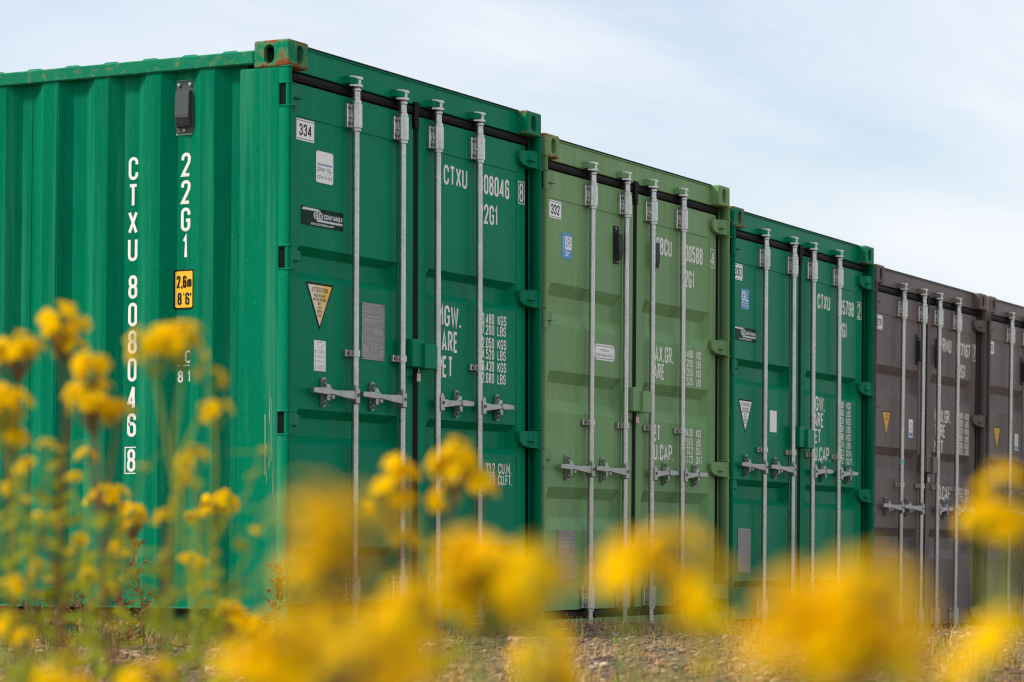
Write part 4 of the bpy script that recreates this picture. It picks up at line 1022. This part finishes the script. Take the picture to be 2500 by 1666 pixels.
PL = [
 ('ragwort with the tallest rounded yellow cluster at far left', [(148, 792, 4.0, 58), (172, 842, 4.0, 35)], 13),
 ('ragwort cluster just left of the tallest one at the left edge', [(48, 858, 4.0, 52), (0, 872, 4.0, 30)], 13),
 ('ragwort with broad yellow head covering the small C 81 marking', [(380, 838, 3.5, 58), (445, 832, 3.5, 56), (515, 912, 3.5, 28)], 8),
 ('ragwort with two stacked yellow clusters left of the 808046 digits', [(222, 893, 3.75, 46), (228, 975, 3.75, 60), (285, 1002, 3.75, 30)], 13),
 ('ragwort at the left edge below the highest flower clusters', [(8, 992, 3.8, 62), (40, 1060, 3.8, 32)], 13),
 ('thin ragwort with one small bloom beside the corner post', [(525, 1005, 3.75, 32)], 13),
 ('sharper ragwort bloom right of the boxed digit 8', [(535, 1232, 5.6, 48), (475, 1262, 5.6, 20)], 6),
 ('sharper ragwort bloom under the boxed digit 8', [(262, 1218, 5.2, 42), (325, 1262, 5.2, 40), (288, 1340, 5.2, 22)], 7),
 ('small low ragwort bloom left of the container corner', [(462, 1368, 5.0, 25), (490, 1380, 5.0, 14)], 6),
 ('ragwort with small scattered blooms near the left edge', [(60, 1150, 4.0, 30), (115, 1085, 4.0, 18), (30, 1185, 4.0, 18)], 13),
 ('thin ragwort with orange tinged bloom before the green wall', [(470, 1120, 3.5, 30), (445, 1170, 3.5, 20)], 13),
 ('low ragwort bloom at the foot of the corner post', [(560, 1508, 4.2, 42), (615, 1525, 4.2, 28)], 6),
 ('blurred ragwort bloom at the bottom edge, leftmost of two', [(150, 1668, 2.6, 75)], 6),
 ('blurred ragwort bloom at the bottom edge, second from left', [(355, 1662, 2.6, 65)], 6),
 ('leafy ragwort stalk with buds at the left picture edge', [(20, 1430, 3.7, 24), (90, 1390, 3.7, 20)], 13),
 ('leafy ragwort stalk with few blooms below the tallest cluster', [(110, 1270, 4.1, 22), (190, 1330, 4.1, 18)], 13),
 ('ragwort with branching umbel in front of the nearest right door', [(1110, 1130, 3.3, 62), (1175, 1172, 3.3, 36), (985, 1150, 3.3, 38), (955, 1208, 3.3, 58), (1078, 1208, 3.3, 38), (985, 1318, 3.3, 34)], 8),
 ('very blurred ragwort bloom before the nearest left door', [(770, 1295, 1.15, 114), (870, 1310, 1.15, 108), (800, 1385, 1.15, 91)], 6),
 ('blurred bright ragwort bloom below the branching umbel', [(1130, 1372, 1.75, 91), (1205, 1412, 1.75, 114), (1295, 1425, 1.75, 80), (1150, 1460, 1.75, 85)], 6),
 ('blurred low ragwort bloom under the nearest left door', [(690, 1575, 1.5, 114), (800, 1550, 1.5, 114), (610, 1605, 1.5, 68), (740, 1645, 1.5, 114)], 6),
 ('blurred orange ragwort bloom beside the lowest left blooms', [(960, 1535, 1.4, 80), (1010, 1470, 1.4, 68), (930, 1615, 1.4, 91)], 6),
 ('blurred low ragwort bloom at the bottom edge below the sage container', [(1345, 1605, 1.9, 68), (1330, 1660, 1.9, 68)], 5),
 ('blurred arching ragwort bloom before the sage green doors', [(1545, 1388, 1.55, 97), (1630, 1350, 1.55, 80), (1715, 1425, 1.55, 91), (1500, 1425, 1.55, 46)], 6),
 ('largest blurred ragwort bloom before the third container', [(1980, 1485, 1.05, 125), (2100, 1485, 1.05, 125), (2040, 1575, 1.05, 160), (1945, 1605, 1.05, 103), (2125, 1605, 1.05, 103)], 6),
 ('blurred ragwort bloom at the right edge before the taupe containers', [(2445, 1182, 2.0, 63), (2475, 1288, 2.0, 80), (2385, 1262, 2.0, 34)], 6),
 ('blurred low ragwort bloom in the bottom right corner', [(2455, 1548, 1.4, 68), (2400, 1625, 1.4, 57)], 13),
 ('faint blurred ragwort bloom between the first two containers', [(1310, 1392, 1.25, 63)], 5),
 ('blurred ragwort bloom low between the sage and third container', [(1740, 1572, 1.7, 57)], 5),
 ('leafy ragwort stalk rising left of the boxed digit 8', [(215, 1110, 4.4, 20), (178, 1165, 4.4, 18)], 13),
 ('leafy ragwort stalk with small blooms right of the boxed digit 8', [(405, 1260, 4.0, 20), (432, 1215, 4.0, 16)], 13),
 ('short leafy ragwort with tiny blooms near the bottom left corner', [(60, 1560, 3.4, 26), (15, 1520, 3.4, 22)], 13),
 ('slim leafy ragwort with tiny blooms below the paired clusters', [(260, 1440, 4.2, 20), (220, 1400, 4.2, 18)], 13),
 ('hazy ragwort bloom very near at the bottom edge, left of centre', [(880, 1640, 1.0, 110), (990, 1668, 1.0, 80)], 5),
]
for i, (lab, cl, nl) in enumerate(PL): ragwort(lab, cl, 100+i, leaves=nl, heads_scale=.88 if cl[0][2] > 2.9 else 1.0)

# dried weeds along the foot of the near container
def weed(label, px, py_top, d, seed, dark=False, group='dried weeds by the containers'):
    r = random.Random(seed); top = at(px, py_top, d); bz = float(ground_h(top.x, top.y))-.01
    root = thing('dried_weed', label, 'weed', (top.x, top.y, bz), (0, 0, 0), group); H = max(.06, top.z-bz)
    b = MB(); ln = [(r.uniform(-.012, .012)*k, r.uniform(-.012, .012)*k, H*k/4) for k in range(5)]; ln[0] = (0, 0, 0)
    b.tube(ln, [.0046, .0042, .0036, .0028, .0018], 5)
    lb = MB()
    for k in range(int(H/.009)+8):
        t = r.uniform(.18, 1); i = min(3, int(t*4)); p = Vector(ln[i]).lerp(Vector(ln[i+1]), t*4-i); az = r.uniform(0, 6.28); L = r.uniform(.025, .085)*(1.2-.6*t)
        e = p+Vector((math.cos(az)*L, math.sin(az)*L, L*r.uniform(-.2, 1.1)))
        if r.random() < .5:
            b.tube([p, e], [.0018, .0011], 4, 0, False)
            for q in range(3):
                c = e+Vector((r.uniform(-.006, .006), r.uniform(-.006, .006), r.uniform(-.004, .010))); lb.disc(c, (r.uniform(-1, 1), r.uniform(-1, 1), 1), r.uniform(.003, .0055), .010, 5)
        else:
            s = Vector((-math.sin(az), math.cos(az), 0))*L*.17; m = p.lerp(e, .5)+Vector((0, 0, L*.12))
            lb.add([p, m+s, e, m-s], [(0, 1, 2, 3)])
    put('stalk', b.mesh('weed_stalk', False), M_DRY, root); put('seed_heads', lb.mesh('weed_leaves', False), M_DRYP if dark else M_DRY, root)['kind'] = 'stuff'
for i, (lab, px, py, d, dk) in enumerate([
    ('branched brown dried weed at the foot of the corner post', 676, 1375, 11.5, False), ('tall thin dried weed before the green wall below the boxed digit', 352, 1302, 11.2, False),
    ('short purple dried weed beside the wall bottom edge', 192, 1452, 11.3, True), ('thin red brown dried weed left of the purple one', 158, 1398, 11.6, False),
    ('small reddish dried weed at the far left base', 77, 1470, 11.2, True), ('slender dried stalk right of the purple weed', 289, 1455, 11.4, False),
    ('short dried stalk cluster under the wall edge', 322, 1500, 11.0, False), ('leaning dried weed beside the low ragwort bloom', 505, 1508, 11.2, False),
    ('pale dried stalk at the bottom left picture edge', 22, 1490, 10.8, False), ('bent dried weed near the wall bottom left', 132, 1465, 11.4, False),
    ('short dried weed near the sage container sill', 1310, 1495, 12.6, False), ('straw coloured dried weed before the taupe container', 2225, 1545, 16.5, False)]):
    weed(lab, px, py, d, 300+i, dk)
# grass clumps with fluffy seed heads
def fluffy(label, px, py, d, seed, n):
    r = random.Random(seed); p0 = at(px, py, d); bz = float(ground_h(p0.x, p0.y))-.005
    root = thing('seeding_grass_clump', label, 'grass', (p0.x, p0.y, bz), (0, 0, 0), 'fluffy seeding grass clumps')
    b = MB(); g = MB()
    for k in range(n):
        a = r.uniform(0, 6.28); q = r.uniform(0, .09); h = max(.035, (p0.z-bz)*r.uniform(.55, 1.0)); e = Vector((math.cos(a)*q*1.3, math.sin(a)*q*1.3, h)); s = Vector((math.cos(a)*q*.5, math.sin(a)*q*.5, 0))
        b.tube([s, s.lerp(e, .6), e], [.0012, .001, .0009], 4, 0, False)
        hb = MB(); L = r.uniform(.022, .036); R = r.uniform(.006, .009)
        hb.lathe([(.001, 0), (R*.8, L*.15), (R, L*.45), (R*.75, L*.8), (.0008, L)], 0, 0, 8)
        for j in range(60):
            t = r.random(); aa = r.uniform(0, 6.28); rr = R*math.sin(math.pi*(.1+.85*t)); c = Vector((rr*math.cos(aa), rr*math.sin(aa), L*t)); o = c+Vector((math.cos(aa)*.005, math.sin(aa)*.005, .006)); w = Vector((-math.sin(aa), math.cos(aa), 0))*.0006
            hb.add([c-w, c+w, o], [(0, 1, 2)])
        put('seed_head', hb.mesh('seed_head', False), M_FLUFF, root, e, (r.uniform(-.35, .35), r.uniform(-.35, .35), 0))
    for k in range(26):
        a = r.uniform(0, 6.28); h = r.uniform(.03, .09); q = r.uniform(.01, .05); s = Vector((r.uniform(-.03, .03), r.uniform(-.03, .03), 0)); w = Vector((-math.sin(a), math.cos(a), 0))*.002; e = s+Vector((math.cos(a)*q, math.sin(a)*q, h)); m = s.lerp(e, .5)+Vector((0, 0, .01))
        g.add([s-w, s+w, m+w, m-w, e], [(0, 1, 2, 3), (3, 2, 4)])
    put('stem', b.mesh('grass_stem', False), M_FLUFF, root); put('blades', g.mesh('grass_blades', False), M_GRASSG, root)['kind'] = 'stuff'
for i, a in enumerate([('fluffy straw grass clump below the purple weed', 195, 1525, 10.9, 8), ('fluffy grass clump under the middle of the wall', 245, 1525, 11.0, 8), ('pair of fluffy grass heads under the boxed digit', 290, 1525, 11.1, 4),
                       ('fluffy grass clump beside the corner casting', 405, 1548, 10.6, 4), ('small fluffy grass clump at the bottom left', 115, 1500, 11.0, 5)]): fluffy(a[0], a[1], a[2], a[3], 500+i, a[4])

# ------------------------------------------------------------------ gravel and ground cover (uncountable)
def scatter(n, d0, d1, wide=0.215):
    d = d0+(d1-d0)*rng.random(n)**1.25; u = (rng.random(n)*2-1)*wide*d
    x = CAM.x+d*math.cos(YAW)+u*math.sin(YAW); y = CAM.y+d*math.sin(YAW)-u*math.cos(YAW)
    ok = ~((x > 0.0) & (y > 0.03)); return x[ok], y[ok]
def colour_mat(name, rough=0.9, trans=0.0):
    m, nt, b = newmat(name); a = N(nt, 'ShaderNodeAttribute'); a.attribute_name = 'tint'
    pos = N(nt, 'ShaderNodeNewGeometry').outputs['Position']; n = noise_node(nt, pos, 90, 4, 0.6)
    sc = N(nt, 'ShaderNodeVectorMath', operation='SCALE'); mr = N(nt, 'ShaderNodeMapRange'); nt.links.new(n, mr.inputs[0]); mr.inputs['To Min'].default_value = 0.65; mr.inputs['To Max'].default_value = 1.35
    nt.links.new(a.outputs['Color'], sc.inputs[0]); nt.links.new(mr.outputs[0], sc.inputs['Scale']); nt.links.new(sc.outputs[0], b.inputs['Base Color'])
    b.inputs['Roughness'].default_value = rough; b.inputs['Specular IOR Level'].default_value = 0.25
    return m
bm = bmesh.new(); bmesh.ops.create_icosphere(bm, subdivisions=1, radius=1); ico_v = np.array([v.co[:] for v in bm.verts]); ico_f = np.array([[v.index for v in f.verts] for f in bm.faces]); bm.free()
def stones(name, x, y, smin, smax, pal, label_kind=True):
    n = len(x); z = ground_h(x, y); s = smin+(smax-smin)*rng.random(n)**3
    jit = 1+0.28*(rng.random((n, len(ico_v), 1))-.5)
    V = ico_v[None]*jit*np.stack([s*rng.uniform(.7, 1.4, n), s*rng.uniform(.6, 1.1, n), s*rng.uniform(.35, .75, n)], -1)[:, None, :]
    a = rng.random(n)*6.283; ca, sa = np.cos(a)[:, None], np.sin(a)[:, None]
    X = V[..., 0]*ca-V[..., 1]*sa+x[:, None]; Y = V[..., 0]*sa+V[..., 1]*ca+y[:, None]; Z = V[..., 2]+(z+s*.18)[:, None]
    P = np.stack([X, Y, Z], -1).reshape(-1, 3); Fc = (ico_f[None]+(np.arange(n)*len(ico_v))[:, None, None]).reshape(-1, 3)
    me = bpy.data.meshes.new(name); me.from_pydata(P.tolist(), [], Fc.tolist()); me.update()
    pal = np.array(pal); col = pal[rng.integers(0, len(pal), n)]*rng.uniform(.65, 1.3, (n, 1)); at_ = me.color_attributes.new('tint', 'FLOAT_COLOR', 'POINT')
    at_.data.foreach_set('color', np.concatenate([np.repeat(col, len(ico_v), 0), np.ones((n*len(ico_v), 1))], 1).ravel())
    return me
M_STONE = colour_mat('mixed_gravel')
x, y = scatter(42000, 8.2, 24); x2, y2 = scatter(22000, 4.0, 26, 0.42); x, y = np.concatenate([x, x2]), np.concatenate([y, y2])
PAL = [(.32, .20, .12), (.20, .125, .078), (.11, .08, .06), (.36, .24, .145), (.24, .145, .088), (.40, .30, .21), (.13, .10, .085), (.30, .155, .088), (.18, .105, .064), (.15, .09, .058), (.26, .16, .095)]
o = put('gravel', stones('gravel', x, y, .0028, .019, PAL), M_STONE); o['kind'] = 'stuff'; o['label'] = 'brown and grey gravel strewn over the ground'; o['category'] = 'gravel'

def blades(name, x, y, h0, h1, per, spread, pal, width):
    n = len(x); xs = np.repeat(x, per)+rng.normal(0, spread, n*per); ys = np.repeat(y, per)+rng.normal(0, spread, n*per)
    k = ~((xs > 0.0) & (ys > 0.03)); xs, ys = xs[k], ys[k]; m = len(xs); zs = ground_h(xs, ys)-.004
    h = rng.uniform(h0, h1, m)*rng.uniform(.5, 1.2, m); a = rng.random(m)*6.283; lean = rng.uniform(.1, 1.1, m)*h; w = width*rng.uniform(.6, 1.3, m)
    px, py = -np.sin(a)*w, np.cos(a)*w; dx, dy = np.cos(a)*lean, np.sin(a)*lean
    P = np.stack([np.stack([xs-px, ys-py, zs], -1), np.stack([xs+px, ys+py, zs], -1), np.stack([xs+dx*.4+px*.8, ys+dy*.4+py*.8, zs+h*.6], -1), np.stack([xs+dx*.4-px*.8, ys+dy*.4-py*.8, zs+h*.6], -1), np.stack([xs+dx, ys+dy, zs+h*.9], -1)], 1).reshape(-1, 3)
    idx = np.arange(m)*5; Fq = [(i, i+1, i+2, i+3) for i in idx.tolist()]+[(i+3, i+2, i+4) for i in idx.tolist()]
    me = bpy.data.meshes.new(name); me.from_pydata(P.tolist(), [], Fq); me.update()
    pal = np.array(pal); col = pal[rng.integers(0, len(pal), m)]*rng.uniform(.7, 1.3, (m, 1)); at_ = me.color_attributes.new('tint', 'FLOAT_COLOR', 'POINT')
    at_.data.foreach_set('color', np.concatenate([np.repeat(col, 5, 0), np.ones((m*5, 1))], 1).ravel())
    return me
M_BLADE = colour_mat('dry_grass_tint', 0.8)
x, y = scatter(2600, 8.2, 22); x2, y2 = scatter(1400, 4.0, 24, 0.42); x, y = np.concatenate([x, x2]), np.concatenate([y, y2])
m = (np.sin(x*2.1+1)*np.cos(y*2.7)+.6*np.sin(x*5.1+y*3.3)) > .08; x, y = x[m], y[m]
xb = np.concatenate([-rng.random(260)**.7*.75, rng.random(200)*10]); yb = np.concatenate([rng.random(260)*2.0-.3, -rng.random(200)*.45])
o = put('dry_grass', blades('dry_grass', np.concatenate([x, xb]), np.concatenate([y, yb]), .012, .075, 20, .040, [(.52, .35, .12), (.42, .27, .09), (.58, .43, .19), (.33, .24, .06), (.36, .18, .07)], .0011), M_BLADE)
o['kind'] = 'stuff'; o['label'] = 'short dry straw coloured grass over the gravel'; o['category'] = 'grass'
x, y = scatter(190, 5.0, 20, 0.30); xb = -rng.random(120)*.5; yb = rng.random(120)*1.9-.2
o = put('green_ground_cover', blades('green_ground_cover', np.concatenate([x, xb]), np.concatenate([y, yb]), .02, .085, 14, .028, [(.15, .20, .035), (.20, .23, .05), (.10, .15, .03)], .0024), M_BLADE)
o['kind'] = 'stuff'; o['label'] = 'patchy low green weeds among the gravel'; o['category'] = 'weeds'
